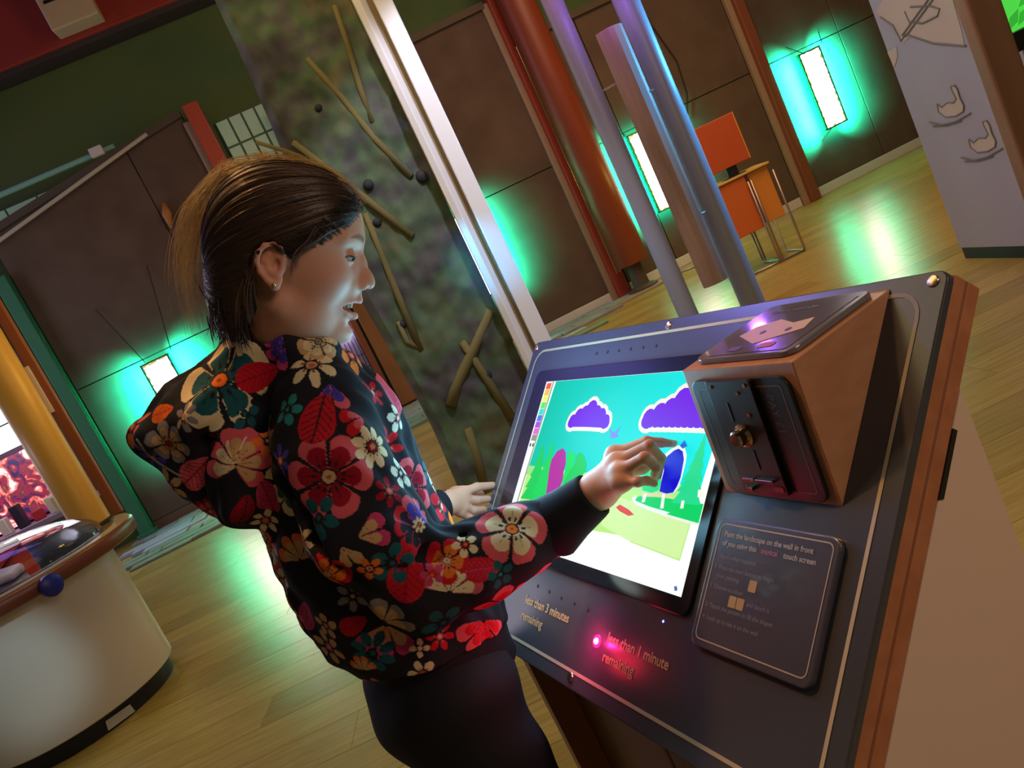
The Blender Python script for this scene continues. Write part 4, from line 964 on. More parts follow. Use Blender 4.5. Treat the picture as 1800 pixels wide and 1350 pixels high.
# mouth: opening first, then the lips round it
Fh.ell((.072, 0, -.0505), (.026, .0235, .0082), k=.003, mode='sub')
ups = [(.0520, -.0250, -.0455), (.0655, -.0165, -.0420), (.0755, -.0055, -.0405), (.0765, 0, -.0412), (.0755, .0055, -.0405), (.0655, .0165, -.0420), (.0520, .0250, -.0455)]
los = [(.0520, -.0250, -.0465), (.0620, -.0165, -.0580), (.0725, -.0055, -.0620), (.0730, 0, -.0622), (.0725, .0055, -.0620), (.0620, .0165, -.0580), (.0520, .0250, -.0465)]
Fh.chain(ups, [.0020, .0030, .0040, .0037, .0040, .0030, .0020], .0035)
Fh.chain(los, [.0020, .0036, .0050, .0052, .0050, .0036, .0020], .0035)
Fh.ell((.079, 0, -.0720), (.012, .020, .0042), k=.008, mode='sub')  # fold below the lip
Fh.ell((.068, 0, -.0506), (.034, .0275, .0062), k=.0012, mode='sub')
# eyelids, looking down
for s in (-1, 1):
    c = np.array([.0545, s * .029, .0115])
    Fh.ell(c, (.0122, .0125, .0118), k=.003)
    Fh.cone(c + [.0105, -s * .010, .0035], c + [.0090, s * .011, .0020], .0018, .0018, .003)
    ca, sa = math.cos(.5), s * math.sin(.5); en = np.array([ca, sa, 0]); et = np.array([-sa, ca, 0])
    Fh.ell(c + en * .0112 + np.array([0, 0, -.0016]), (.0052, .0118, .0023), M=[en, et, [0, 0, 1]], k=.0010, mode='sub')
# ears
for s in (-1, 1):
    def E3(x, z, o): return (-.027 + (x + .028) * .84, s * (.0665 + o * .85), -.012 + (z + .013) * .84)
    Fh.ell(E3(-.028, -.010, .003), (.0165, .0085, .0235), k=.006)
    rim = [E3(-.014, -.013, .004), E3(-.013, .000, .008), E3(-.018, .010, .012), E3(-.028, .0145, .015), E3(-.039, .011, .017), E3(-.046, .000, .018), E3(-.0465, -.013, .016), E3(-.041, -.026, .012), E3(-.031, -.036, .008), E3(-.0215, -.042, .006)]
    Fh.chain(rim, [.0025, .0025, .0026, .0028, .0030, .0030, .0030, .0030, .0034, .0050], .003)
    Fh.cone(E3(-.0165, -.033, .003), E3(-.0195, -.041, .004), .0050, .0062, .004)
    Fh.ell(E3(-.030, -.008, .0145), (.0095, .0050, .0155), k=.003, mode='sub')
    Fh.chain([E3(-.026, .006, .006), E3(-.033, .001, .008), E3(-.036, -.010, .008), E3(-.031, -.022, .007), E3(-.022, -.027, .005)], [.0020, .0024, .0024, .0026, .0026], .003)
    Fh.ell(E3(-.0215, -.013, .011), (.0045, .0065, .0070), k=.003, mode='sub')
    Fh.ell(E3(-.0135, -.016, .003), (.0032, .0034, .005), k=.003)
# neck
nv = nb - np.array([-.040, 0, -.050])
Fh.cone((-.032, 0, -.050), tuple(np.array([-.032, 0, -.05]) + nv * 1.0), .043, .046, .03)
Fh.cone((-.005, 0, -.075), tuple(np.array([-.005, 0, -.075]) + nv * .8), .026, .030, .035)
Vh, Fq = Fh.mesh(); Vh = relax(Vh, Fq, 1, .5)
def head_cols(V):
    c = np.tile(np.array([.58, .32, .23]), (len(V), 1))
    def blend(mask, col): nonlocal c; m = np.clip(mask, 0, 1)[:, None]; c = c * (1 - m) + np.array(col) * m
    x, y, z = V.T
    ay = np.abs(y)
    blend(np.exp(-(((x - .045) / .02) ** 2 + ((ay - .042) / .02) ** 2 + ((z + .025) / .02) ** 2)) * .35, (.66, .27, .20))
    for pts in (ups, los):
        P = np.array(pts); d = np.min([np.sqrt(((V - (P[i] * (1 - t) + P[i + 1] * t)) ** 2).sum(1)) for i in range(len(P) - 1) for t in (0, .33, .66)], 0)
        blend(np.clip((.0062 - d) / .0018, 0, 1), (.50, .17, .165))
    d = np.sqrt((x - .062) ** 2 * .5 + (z + .0505) ** 2 * 2); blend(((x < .067) & (ay < .02) & (np.abs(z + .0505) < .006) & (x > .045)) * .9, (.12, .03, .03))
    # eyebrow
    zz = .0345 + .0035 * np.sin(np.clip((ay - .012) / .034, 0, 1) * 3.0); hw = .0030 * np.clip((.050 - ay) / .02, .25, 1)
    blend(np.clip(1.6 - np.abs(z - zz) / hw, 0, 1) * ((ay > .012) & (ay < .047) & (x > .03)) * .75, (.17, .09, .055))
    # lash line
    for s in (-1, 1):
        c0 = np.array([.0545, s * .029, .0115]); q = V - c0; r = np.sqrt((q ** 2).sum(1))
        ca, sa = math.cos(.5), s * math.sin(.5); en = np.array([ca, sa, 0]); et = np.array([-sa, ca, 0]); q2 = q - en * .0112 - np.array([0, 0, -.0016])
        e = np.sqrt((q2 @ en / .0075) ** 2 + (q2 @ et / .0140) ** 2 + (q2[:, 2] / .0042) ** 2); blend(((e < 1.15) & (q2[:, 2] > .0004)) * .9, (.03, .018, .015)); blend(((e < 1.0) & (q2[:, 2] < -.0004)) * .45, (.2, .1, .08))
    blend(((x < -.01) & (ay > .066)) * .35, (.66, .26, .17))
    return c
Ch = head_cols(Vh); Vw = H2W(Vh)
# face triangles need the right handedness after the frame change
flip = np.linalg.det(HM) < 0
if flip: Fq = Fq[:, ::-1]
BV, BF, BC = [Vw], [Fq], [Ch]; nv0 = len(Vw)
def add_body(V, F, C):
    global nv0
    BV.append(V); BF.append(F + nv0); BC.append(C); nv0 += len(V)
SKIN = np.array([.60, .345, .245])

# ---------------------------------------------------------------- right hand over the screen
wr = KW(1050, 862, .068)
def finger_chain(Fd, pts, rs, k=.005): Fd.chain(pts, rs, k)
IDX = [KW(1080, 799, .058), KW(1137, 776, .040), KW(1162, 778, .022), KW(1187, 780, .0045)]
MID = [KW(1085, 812, .066), KW(1142, 783, .056), KW(1162, 806, .034), KW(1156, 836, .018)]
RNG = [KW(1090, 829, .070), KW(1133, 804, .066), KW(1154, 822, .046), KW(1149, 846, .030)]
PNK = [KW(1092, 847, .068), KW(1121, 847, .062), KW(1137, 845, .050), KW(1150, 850, .040)]
THB = [KW(1066, 842, .052), KW(1100, 830, .030), KW(1128, 822, .020), KW(1144, 816, .014)]
allp = np.array([wr] + IDX + MID + RNG + PNK + THB)
Fr = Field(allp.min(0) - .05, allp.max(0) + .02, .0013)
Fr.chain(IDX, [.0080, .0068, .0060, .0046], .003); Fr.chain(MID, [.0082, .0072, .0062, .0052], .003)
Fr.chain(RNG, [.0080, .0070, .0060, .0050], .003); Fr.chain(PNK, [.0074, .0062, .0054, .0046], .003)
Fr.chain(THB, [.0120, .0092, .0080, .0062], .006)
wr_n = KW(1040, 850, .072); wr_f = KW(1060, 880, .066)
for fp, r0 in ((IDX, .0100), (MID, .0108), (RNG, .0105), (PNK, .0095)):
    Fr.cone(wr, fp[0], .0160, r0 * .92, .014)
Fr.cone(wr, (IDX[0] + PNK[0]) / 2, .019, .012, .014)
Fr.cone(KW(1064, 868, .058), PNK[0], .0145, .0095, .012)      # heel of the hand
Fr.cone(wr, THB[0], .016, .0125, .012)
wdir = wr - allp[1:5].mean(0); fa = atY(985, 926, 1.036)
Fr.cone(wr, wr + (fa - wr) * .45, .0180, .0185, .012)
for fp in (IDX, MID, RNG, PNK):   # knuckle bumps
    Fr.ell(fp[0] + Kn * .002, (.0075, .0075, .0075), k=.008)
V, F_ = Fr.mesh(); V = relax(V, F_, 1, .5)
def nail_cols(V, tips, base=SKIN):
    C = np.tile(base, (len(V), 1))
    for a, b_ in tips:
        ax = (b_ - a) / np.linalg.norm(b_ - a); up = Kn - ax * (Kn @ ax); up /= np.linalg.norm(up)
        q = V - (b_ + up * .003 - ax * .001); m = (np.linalg.norm(q, axis=1) < .0052) & (q @ up > -.0005); C[m] = (.72, .47, .40)
    return C
add_body(V, F_, nail_cols(V, [(IDX[2], IDX[3])]))

# ---------------------------------------------------------------- left hand gripping the far edge
lw = atY(786, 884, 1.40)
LF = [[atY(812, 866, 1.425), atY(838, 856, 1.44), atY(866, 853, 1.462)], [atY(812, 876, 1.42), atY(838, 879, 1.435), atY(858, 877, 1.452)],
      [atY(812, 888, 1.415), atY(832, 897, 1.425), atY(850, 895, 1.445)], [atY(808, 898, 1.41), atY(826, 912, 1.42), atY(843, 911, 1.435)]]
LT = [atY(800, 868, 1.43), atY(822, 866, 1.47), atY(845, 868, 1.49)]
ap = np.array([lw] + [p for f in LF for p in f] + LT)
Fl = Field(ap.min(0) - .045, ap.max(0) + .02, .0015)
for f, r in zip(LF, (.0082, .0082, .0078, .0068)):
    Fl.chain(f, [r * 1.05, r * .95, r * .78], .003); Fl.cone(lw, f[0], .016, r * 1.2, .012)
Fl.chain(LT, [.011, .009, .007], .005); Fl.cone(lw, LT[0], .015, .011, .012)
Fl.cone(lw, lw + np.array([-.05, -.045, .01]), .017, .019, .01)
V, F_ = Fl.mesh(); V = relax(V, F_, 1, .5); C = np.tile(SKIN * [1.02, .85, .8], (len(V), 1)); add_body(V, F_, C)

# ---------------------------------------------------------------- torso, arms and legs under the clothes
R_SH = np.array([-.232, 1.005, 1.175]); R_EL = atY(752, 1010, 1.005); R_WR = wr + (fa - wr) * .35
L_SH = np.array([-.31, 1.262, 1.175]); L_EL = np.array([-.275, 1.36, .955]); L_WR = lw
hipc = np.array([-.288, 1.14, .78])
R_HIP = hipc - tsd * .075; L_HIP = hipc + tsd * .075
R_KN = np.array([-.235, 1.055, .42]); R_AN = np.array([-.265, 1.03, .085]); L_KN = np.array([-.285, 1.235, .42]); L_AN = np.array([-.33, 1.225, .085])
Fb = Field((-.5, .85, 0.0), (.1, 1.5, 1.32), .0075)
Fb.ell((-.265, 1.135, 1.10), (.075, .115, .13), M=[tf, tsd, Z]); Fb.ell((-.275, 1.14, .93), (.065, .09, .12), M=[tf, tsd, Z], k=.03); Fb.ell((-.280, 1.14, .80), (.066, .09, .09), M=[tf, tsd, Z], k=.03)
Fb.cone(neck_base, (-.262, 1.13, 1.17), .046, .055, .03); Fb.cone((-.262, 1.13, 1.18), R_SH, .05, .045, .03); Fb.cone((-.262, 1.13, 1.18), L_SH, .05, .045, .03)
Fb.chain([R_SH, R_EL, atY(955, 932, 1.036), R_WR], [.040, .032, .024, .020], .02); Fb.chain([L_SH, L_EL, L_WR], [.040, .032, .022], .02)
for h_, k_, a_ in ((R_HIP, R_KN, R_AN), (L_HIP, L_KN, L_AN)):
    Fb.chain([h_, k_, a_], [.062, .048, .034], .02); Fb.chain([a_ + [0, 0, -.04], a_ + tf * .12 + [0, 0, -.055]], [.034, .026], .02)
V, F_ = Fb.mesh(); C = np.tile(SKIN, (len(V), 1)); add_body(V, F_, C)
m_skin = mat('skin', (.6, .36, .26), .5, vcol='tint', spec=.35)
m_skin.node_tree.nodes['Principled BSDF'].inputs['Subsurface Weight'].default_value = .15
m_skin.node_tree.nodes['Principled BSDF'].inputs['Subsurface Radius'].default_value = (.01, .004, .002)
m_skin.node_tree.nodes['Principled BSDF'].inputs['Subsurface Scale'].default_value = .5
body = np_mesh('body', np.concatenate(BV), np.concatenate(BF), m_skin, girl)
set_vcol(body.data, np.concatenate(BC))

# eyes, teeth, earring
for s in (-1, 1):
    c = H2W([.0538, s * .029, .0112]); look = IDX[3] - c; look /= np.linalg.norm(look)
    mb = MB(); mb.sphere(c, .0112, 14); ey = mb.build('eye', mat('eye_white', (.42, .42, .42), .15), body, smooth=True)
    mb = MB(); mb.lathe(c + look * .0098, [(.0060, -.0008), (.0056, .0006), (.003, .0016), (.0004, .0019)], 18, ax=look); mb.build('iris', mat('iris_brown', (.035, .025, .02), .1), body, smooth=True)
for i, yy in enumerate(np.linspace(-.0150, .0150, 8)):
    xx = .0690 - 40 * yy * yy; c = H2W([xx, yy, -.0478]); mb = MB()
    w_ = .0020 if abs(yy) > .006 else .0024
    P = [H2W([xx - .002, yy - w_ * .9, -.0515]), H2W([xx + .001, yy - w_ * .9, -.0515]), H2W([xx + .001, yy + w_ * .9, -.0515]), H2W([xx - .002, yy + w_ * .9, -.0515])]
    mb.prism(P, Hu * .0085); mb.build('tooth', mat('tooth_enamel', (.78, .74, .62), .2), body, .0006)
mb = MB(); mb.sphere(H2W([-.0205, -.0785, -.0345]), .0024, 8); mb.build('earring', mat('gold_stud', (1.0, .85, .5), .12, metal=1.0), body, smooth=True)

# ---------------------------------------------------------------- hair
hair_poly = np.array([(.30, .090), (.072, .080), (.052, .050), (.030, .028), (.008, .014), (-.006, .002), (-.013, .004), (-.022, .012), (-.040, .011), (-.051, -.006), (-.051, -.024), (-.046, -.040), (-.040, -.066), (-.046, -.088), (-.060, -.108), (-.075, -.30), (.30, -.30)])
def poly_sdf(X, Y, P):
    d = None; s = np.ones(np.broadcast(X, Y).shape, bool); sgn = np.zeros(np.broadcast(X, Y).shape, bool)
    n = len(P)
    for i in range(n):
        a, b_ = P[i], P[(i + 1) % n]; e = b_ - a; wx, wy = X - a[0], Y - a[1]; t = np.clip((wx * e[0] + wy * e[1]) / (e @ e), 0, 1)
        q = (wx - e[0] * t) ** 2 + (wy - e[1] * t) ** 2; d = q if d is None else np.minimum(d, q)
        c = ((a[1] > Y) != (b_[1] > Y)) & (X < (b_[0] - a[0]) * (Y - a[1]) / (b_[1] - a[1] + 1e-12) + a[0]); sgn ^= c
    d = np.sqrt(d); return np.where(sgn, -d, d)
pA = np.array([.085, 0, .080]); pB = np.array([-.118, 0, -.045]); pax = (pB - pA) / np.linalg.norm(pB - pA)
pe1 = np.cross(pax, [0, 1, 0]); pe1 /= np.linalg.norm(pe1); pe2 = np.cross(pax, pe1)
def hair_uv(V):
    q = V - pA; t = q @ pax; a = q @ pe1; b_ = q @ pe2
    return np.arctan2(b_, a), t
Fx = Field((-.16, -.105, -.155), (.09, .105, .13), .0021)
Fx.ell((-.026, 0, .032), (.0925, .0770, .0835))
Fx.ell((-.052, 0, .000), (.066, .074, .084), k=.02)
Fx.ell((.010, 0, .052), (.0600, .064, .058), k=.02)
Fx.ell((-.070, 0, -.058), (.036, .056, .048), k=.022)
Fx.ell((-.066, -.010, -.085), (.020, .040, .030), k=.012)
def cutter(X, Y, Zz):
    # the hairline lies a little lower at the temples than over the middle of the forehead
    return poly_sdf(X, Zz + 0 * X, hair_poly) + 0 * Y
Fx.op(cutter, (-.16, -.105, -.155), (.09, .105, .13), .006, 'sub')
Vx, Fx_ = Fx.mesh(); Vx = relax(Vx, Fx_, 2, .5)
ph, tt = hair_uv(Vx)
cen = np.array([-.03, 0, .02]); nr = Vx - cen; nr /= np.linalg.norm(nr, axis=1)[:, None]
amp = .0007 * np.sin(ph * 31 + 3 * tt * 10) + .0006 * np.sin(ph * 53 + 1.3) + .0004 * np.sin(ph * 97 + 2)
Vx = Vx + nr * amp[:, None]
m_hair = bpy.data.materials.new('brown_hair'); m_hair.use_nodes = True; nt = m_hair.node_tree; b = nt.nodes['Principled BSDF']
uvn = nt.nodes.new('ShaderNodeAttribute'); uvn.attribute_name = 'comb'; mp = nt.nodes.new('ShaderNodeMapping'); mp.inputs['Scale'].default_value = (55, 5, 0)
n1 = nt.nodes.new('ShaderNodeTexNoise'); n1.inputs['Scale'].default_value = 1; n1.inputs['Detail'].default_value = 3
r = nt.nodes.new('ShaderNodeValToRGB'); r.color_ramp.elements[0].position = .3; r.color_ramp.elements[0].color = (.008, .004, .003, 1); r.color_ramp.elements[1].position = .78; r.color_ramp.elements[1].color = (.045, .021, .010, 1)
L = nt.links.new; L(uvn.outputs['Vector'], mp.inputs[0]); L(mp.outputs[0], n1.inputs[0]); L(n1.outputs[0], r.inputs[0]); L(r.outputs[0], b.inputs['Base Color'])
bp = nt.nodes.new('ShaderNodeBump'); bp.inputs['Strength'].default_value = .5; bp.inputs['Distance'].default_value = .001; L(n1.outputs[0], bp.inputs['Height']); L(bp.outputs[0], b.inputs['Normal'])
b.inputs['Roughness'].default_value = .42; b.inputs['Specular IOR Level'].default_value = .5
hairF = Fx_[:, ::-1] if flip else Fx_
hair = np_mesh('hair', H2W(Vx), hairF, m_hair, body)
at = hair.data.attributes.new('comb', 'FLOAT_VECTOR', 'POINT'); at.data.foreach_set('vector', np.stack([ph, tt * 10, 0 * ph], 1).astype(np.float32).ravel())

# loose strands: curves with a real thickness
def strands(name, paths, r, m, parent):
    c = bpy.data.curves.new(name, 'CURVE'); c.dimensions = '3D'; c.bevel_depth = r; c.bevel_resolution = 0
    for P in paths:
        sp = c.splines.new('POLY'); sp.points.add(len(P) - 1)
        for i, p in enumerate(P): sp.points[i].co = (*[float(q) for q in p], 1); sp.points[i].radius = 1.0 if i < len(P) * .7 else max(.15, 1.4 * (1 - i / len(P)) + .1)
    o = bpy.data.objects.new(name, c); COL.objects.link(o)
    dg = bpy.context.evaluated_depsgraph_get(); me = bpy.data.meshes.new_from_object(o.evaluated_get(dg)); COL.objects.unlink(o); bpy.data.objects.remove(o)
    me.materials.clear(); me.materials.append(m); h = bpy.data.objects.new(name, me); COL.objects.link(h); attach(h, parent); h['kind'] = 'stuff'; return h
def spline(P, n=10):
    P = [np.array(p, float) for p in P]; out = []
    Q = [2 * P[0] - P[1]] + P + [2 * P[-1] - P[-2]]
    for i in range(1, len(Q) - 2):
        for t in np.linspace(0, 1, n, endpoint=(i == len(Q) - 3)):
            out.append(.5 * (2 * Q[i] + (Q[i + 1] - Q[i - 1]) * t + (2 * Q[i - 1] - 5 * Q[i] + 4 * Q[i + 1] - Q[i + 2]) * t * t + (3 * Q[i] - Q[i - 1] - 3 * Q[i + 1] + Q[i + 2]) * t ** 3))
    return out
m_str = mat('light_brown_strand', (.10, .050, .024), .4); m_bl = mat('fair_loose_strand', (.42, .30, .10), .45)
tree_ = BVHTree.FromPolygons([tuple(p) for p in Vx.tolist()], [tuple(f) for f in Fx_.tolist()])
paths = []
for i in range(420):
    phi = rng.uniform(-math.pi, math.pi); t0 = rng.uniform(.0, .09); t1 = t0 + rng.uniform(.07, .15); P = []; lift = rng.uniform(.0001, .0012)
    for t in np.linspace(t0, min(t1, .225), 9):
        base = pA + pax * t; d = pe1 * math.cos(phi) + pe2 * math.sin(phi)
        hit = tree_.ray_cast(Vector(base + d * .2), Vector(-d), .2)
        if hit[0] is None: continue
        p = np.array(hit[0])
        if P and np.linalg.norm(p - P[-1]) > .035: break
        P.append(p + d * lift)
        phi += rng.normal(0, .006)
    if len(P) > 4: paths.append(H2W(np.array(P)))
strands('hair_strands', paths, .00032, m_str, body)
# short baby hairs that soften the hairline at the temple and forehead
paths = []
hl = [np.array([.068, .077]), np.array([.050, .047]), np.array([.028, .026]), np.array([.006, .012]), np.array([-.010, .000])]
skin_tree = BVHTree.FromPolygons([tuple(p) for p in Vh.tolist()], [tuple(f) for f in Fq.tolist()])
for i in range(300):
    k = rng.integers(0, 4); t = rng.random(); a = hl[k] * (1 - t) + hl[k + 1] * t; sg = -1 if rng.random() < .75 else 1; P = []
    a = a + np.array([.003, -.004]) * rng.random()
    for j, st in enumerate(np.linspace(0, .03, 6)):
        p = a + np.array([-.72, .40]) * st; hh = max((tr_.ray_cast(Vector((p[0], sg * .12, p[1])), Vector((0, -sg, 0)))[0] or Vector((0, 0, 0)))[1] * sg for tr_ in (tree_, skin_tree))
        if hh > .02: P.append((p[0], sg * (hh + .0004 * j), p[1]))
    if len(P) > 3: paths.append(H2W(np.array(P)))
strands('baby_hairs', paths, .00030, m_hair, body)
# nape tufts with ragged ends
paths = []
for i in range(260):
    y = rng.uniform(-.055, .05); x = rng.uniform(-.098, -.050); z = -.075 + rng.uniform(-.012, .012)
    l = rng.uniform(.02, .045); P = [(x, y, z), (x + .004, y * 1.0, z - l * .5), (x + .010 + rng.normal(0, .004), y * .95 + rng.normal(0, .003), z - l)]
    paths.append(H2W(np.array(spline(P, 4))))
strands('nape_tufts', paths, .0008, m_hair, body)
# fair flyaway hair behind the head and over the crown
paths = []
for i in range(210):
    y = rng.uniform(-.05, .05); o = abs(rng.normal(0, .009)) + .001
    A = [(-.052, y, .112 + o * .3), (-.100, y, .088 + o * .6), (-.124 - o * .9, y, .040), (-.128 - o * 1.1, y, -.010), (-.124 - o * 1.1, y, -.055), (-.108 - o, y * .9, -.095 - rng.uniform(0, .03))]
    a = rng.integers(0, 3); e_i = rng.integers(4, 7); A = np.array(A)[a:e_i]
    if len(A) < 2: continue
    A = A + rng.normal(0, .0018, A.shape); paths.append(H2W(np.array(spline(A, 6))))
for i in range(40):
    y = rng.uniform(-.03, .03); o = abs(rng.normal(0, .003)) + .0006
    A = [(-.07, y, .112 + o), (-.03, y, .118 + o), (.01, y, .113 + o), (.045, y, .099 + o), (.068, y, .080 + o)]
    A = np.array(A) + rng.normal(0, .001, (5, 3)); paths.append(H2W(np.array(spline(A[rng.integers(0, 2):], 5))))
strands('flyaway_hair', paths, .00028, m_bl, body)
# wisps in front of and behind the ear, at the temple
paths = []
for P in ([(.034, -.062, .044), (.016, -.070, .022), (.002, -.0715, .008), (-.004, -.071, -.006), (-.004, -.069, -.020)], [(.020, -.069, .040), (.010, -.071, .020), (.000, -.072, .006), (.001, -.070, -.012)],
          [(-.050, -.068, -.020), (-.052, -.066, -.050), (-.046, -.058, -.078), (-.040, -.052, -.092)], [(-.046, -.066, -.030), (-.040, -.062, -.055), (-.033, -.056, -.075)], [(-.056, -.064, -.030), (-.062, -.062, -.060), (-.058, -.056, -.090)]):
    for k in range(14): paths.append(H2W(np.array(spline(np.array(P) + rng.normal(0, .0022, (1, 3)) + rng.normal(0, .0006, (len(P), 3)), 6))))
strands('temple_wisps', paths, .00035, m_str, body)

# ---------------------------------------------------------------- hoodie
HG = .0032
Fo = Field((-.56, .90, .79), (.03, 1.46, 1.36), HG)
zk = [.775, .82, .85, .88, .94, 1.02, 1.10, 1.16, 1.20, 1.235, 1.262, 1.28]
rf = [.100, .108, .118, .126, .124, .120, .116, .108, .095, .075, .058, .05]
rs = [.120, .128, .138, .142, .140, .138, .142, .146, .140, .112, .075, .06]
cx = [-.264, -.265, -.270, -.280, -.292, -.291, -.280, -.270, -.264, -.262, -.260, -.256]
cy = [1.142] * 12
def loft(X, Y, Zz):
    z = Zz; a = np.interp(z, zk, rf); s_ = np.interp(z, zk, rs); xx = np.interp(z, zk, cx)
    u = (X - xx) * tf[0] + (Y - 1.142) * tf[1]; v = (X - xx) * tsd[0] + (Y - 1.142) * tsd[1]
    k0 = (np.abs(u / a) ** 2.3 + np.abs(v / s_) ** 2.3) ** (1 / 2.3); d = (k0 - 1) * np.minimum(a, s_) * .95
    return np.maximum(d, np.maximum(.830 - .17 * u - z, z - 1.27)).astype(np.float32)
Fo.op(loft, (-.45, .93, .80), (-.08, 1.36, 1.28), .01)
def P3(x, y, Y): return atY(x, y, Y)
# right sleeve
CUF = wr + (fa - wr) * .62
Fo.chain([P3(556, 700, 1.035), P3(583, 800, 1.01), P3(640, 925, .99), P3(735, 1018, .99)], [.055, .068, .070, .058], .014)
Fo.chain([P3(735, 1018, .99), P3(830, 990, 1.005), P3(900, 955, 1.022), P3(962, 932, 1.038)], [.057, .051, .046, .041], .020)
Fo.cone(P3(742, 1045, 1.0), P3(800, 1022, 1.02), .040, .036, .03)
# left sleeve
Fo.chain([L_SH + [0, 0, 0], L_EL + [0, 0, 0], lw + np.array([-.045, -.035, .012])], [.062, .056, .038], .016)
# shoulders
Fo.cone((-.262, 1.13, 1.205), R_SH + [0, .03, .015], .055, .052, .03); Fo.cone((-.262, 1.13, 1.205), L_SH + [0, -.03, .015], .055, .052, .03)
# collar roll round the neck
col = [(430, 640, 1.14), (440, 612, 1.09), (470, 602, 1.06), (515, 602, 1.045), (560, 615, 1.05), (600, 645, 1.08), (622, 672, 1.13)]
Fo.chain([P3(*q) for q in col], [.026, .024, .023, .022, .021, .019, .018], .012)
Fo.chain([P3(430, 640, 1.14), P3(455, 615, 1.21), P3(520, 610, 1.24), P3(590, 640, 1.22), P3(625, 672, 1.15)], [.026, .024, .022, .02, .018], .012)
# hood bag lying on the back
def fr3(a, b_, c_):
    a = np.array(a, float); a /= np.linalg.norm(a); c_ = np.array(c_, float); c_ -= a * (c_ @ a); c_ /= np.linalg.norm(c_); return [a, c_, np.cross(a, c_)]
d1 = P3(470, 620, 1.12) - P3(265, 765, 1.12)
Mh = fr3(d1, None, tsd)
def tri(a, b_, c_, r):
    a, b_, c_ = map(np.array, (a, b_, c_)); n = np.cross(b_ - a, c_ - a); n /= np.linalg.norm(n)
    def seg(p, q, X, Y, Zz):
        d = q - p; t = np.clip(((X - p[0]) * d[0] + (Y - p[1]) * d[1] + (Zz - p[2]) * d[2]) / (d @ d), 0, 1)
        return np.sqrt((X - p[0] - t * d[0]) ** 2 + (Y - p[1] - t * d[1]) ** 2 + (Zz - p[2] - t * d[2]) ** 2)
    def fn(X, Y, Zz):
        ins = True
        for p, q in ((a, b_), (b_, c_), (c_, a)):
            m = np.cross(n, q - p); ins = ins & (((X - p[0]) * m[0] + (Y - p[1]) * m[1] + (Zz - p[2]) * m[2]) >= 0)
        pl = np.abs((X - a[0]) * n[0] + (Y - a[1]) * n[1] + (Zz - a[2]) * n[2])
        e = np.minimum(np.minimum(seg(a, b_, X, Y, Zz), seg(b_, c_, X, Y, Zz)), seg(c_, a, X, Y, Zz))
        return np.where(ins, pl, e) - r
    P = np.array([a, b_, c_]); return fn, P.min(0) - r, P.max(0) + r
for dy in (-.045, .005, .055):
    for T in ([(262, 768), (440, 628), (352, 838)], [(352, 838), (440, 628), (438, 880)]):
        pts = [P3(x, y, 1.12) for x, y in T]; pts = [p + tsd * dy * (.8 if i == 0 else 1) for i, p in enumerate(pts)]
        fn, lo_, hi_ = tri(*pts, .022 if T[0][0] == 262 else .028); Fo.op(fn, lo_, hi_, .03)
Fo.ell(P3(395, 700, 1.12), (.085, .11, .045), M=Mh, k=.03)
Fo.cone(P3(262, 768, 1.12), P3(330, 722, 1.12), .014, .045, .02)
Fo.cone(P3(255, 768, 1.06), P3(262, 772, 1.18), .012, .012, .02)
Fo.cone(P3(268, 776, 1.12), P3(330, 812, 1.10), .013, .020, .015)
Fo.ell(P3(425, 780, 1.10), (.078, .105, .058), M=fr3(P3(470, 620, 1.12) - P3(400, 880, 1.12), None, tsd), k=.018)
Fo.ell(P3(425, 852, 1.09), (.048, .085, .034), M=fr3(P3(470, 760, 1.12) - P3(400, 880, 1.12), None, tsd), k=.02)
Fo.cone(P3(470, 660, 1.08), P3(540, 640, 1.06), .034, .026, .02)
# creases
for P, r0, k0 in ((([350, 845, 1.04], [372, 780, 1.035], [415, 735, 1.045]), .007, .016), (([455, 800, 1.045], [462, 720, 1.03], [500, 655, 1.015]), .007, .014),
                  (([488, 815, .985], [560, 945, .945], [655, 1050, .935]), .006, .016), (([800, 925, .96], [755, 975, .955], [700, 995, .94]), .006, .014),
                  (([815, 945, .985], [770, 1000, .96], [730, 1030, .945]), .0045, .012), (([690, 1075, .96], [760, 1082, .975], [830, 1060, .99]), .0045, .012),
                  (([560, 1010, .985], [620, 1090, .985], [700, 1140, .99]), .006, .02), (([780, 1120, 1.0], [700, 1115, .985]), .005, .018),
                  (([690, 780, 1.045], [740, 860, 1.05], [790, 930, 1.055]), .006, .016)):
    Fo.chain([P3(*q) for q in P], [r0] * len(P), k0, 'sub')
# neck opening
Fo.cone(H2W((-.034, 0, -.06)), P3(520, 660, 1.135), .050, .040, .008, 'sub')
V, F_ = Fo.mesh(); V = relax(V, F_, 1, .5)
def fold_noise(V):
    x, y, z = V.T
    return .0022 * np.sin(38 * z + 22 * x + 9 * np.sin(20 * y)) + .0016 * np.sin(70 * x - 45 * z + 6 * np.sin(33 * y + 11 * z)) + .0008 * np.sin(120 * z + 90 * y)
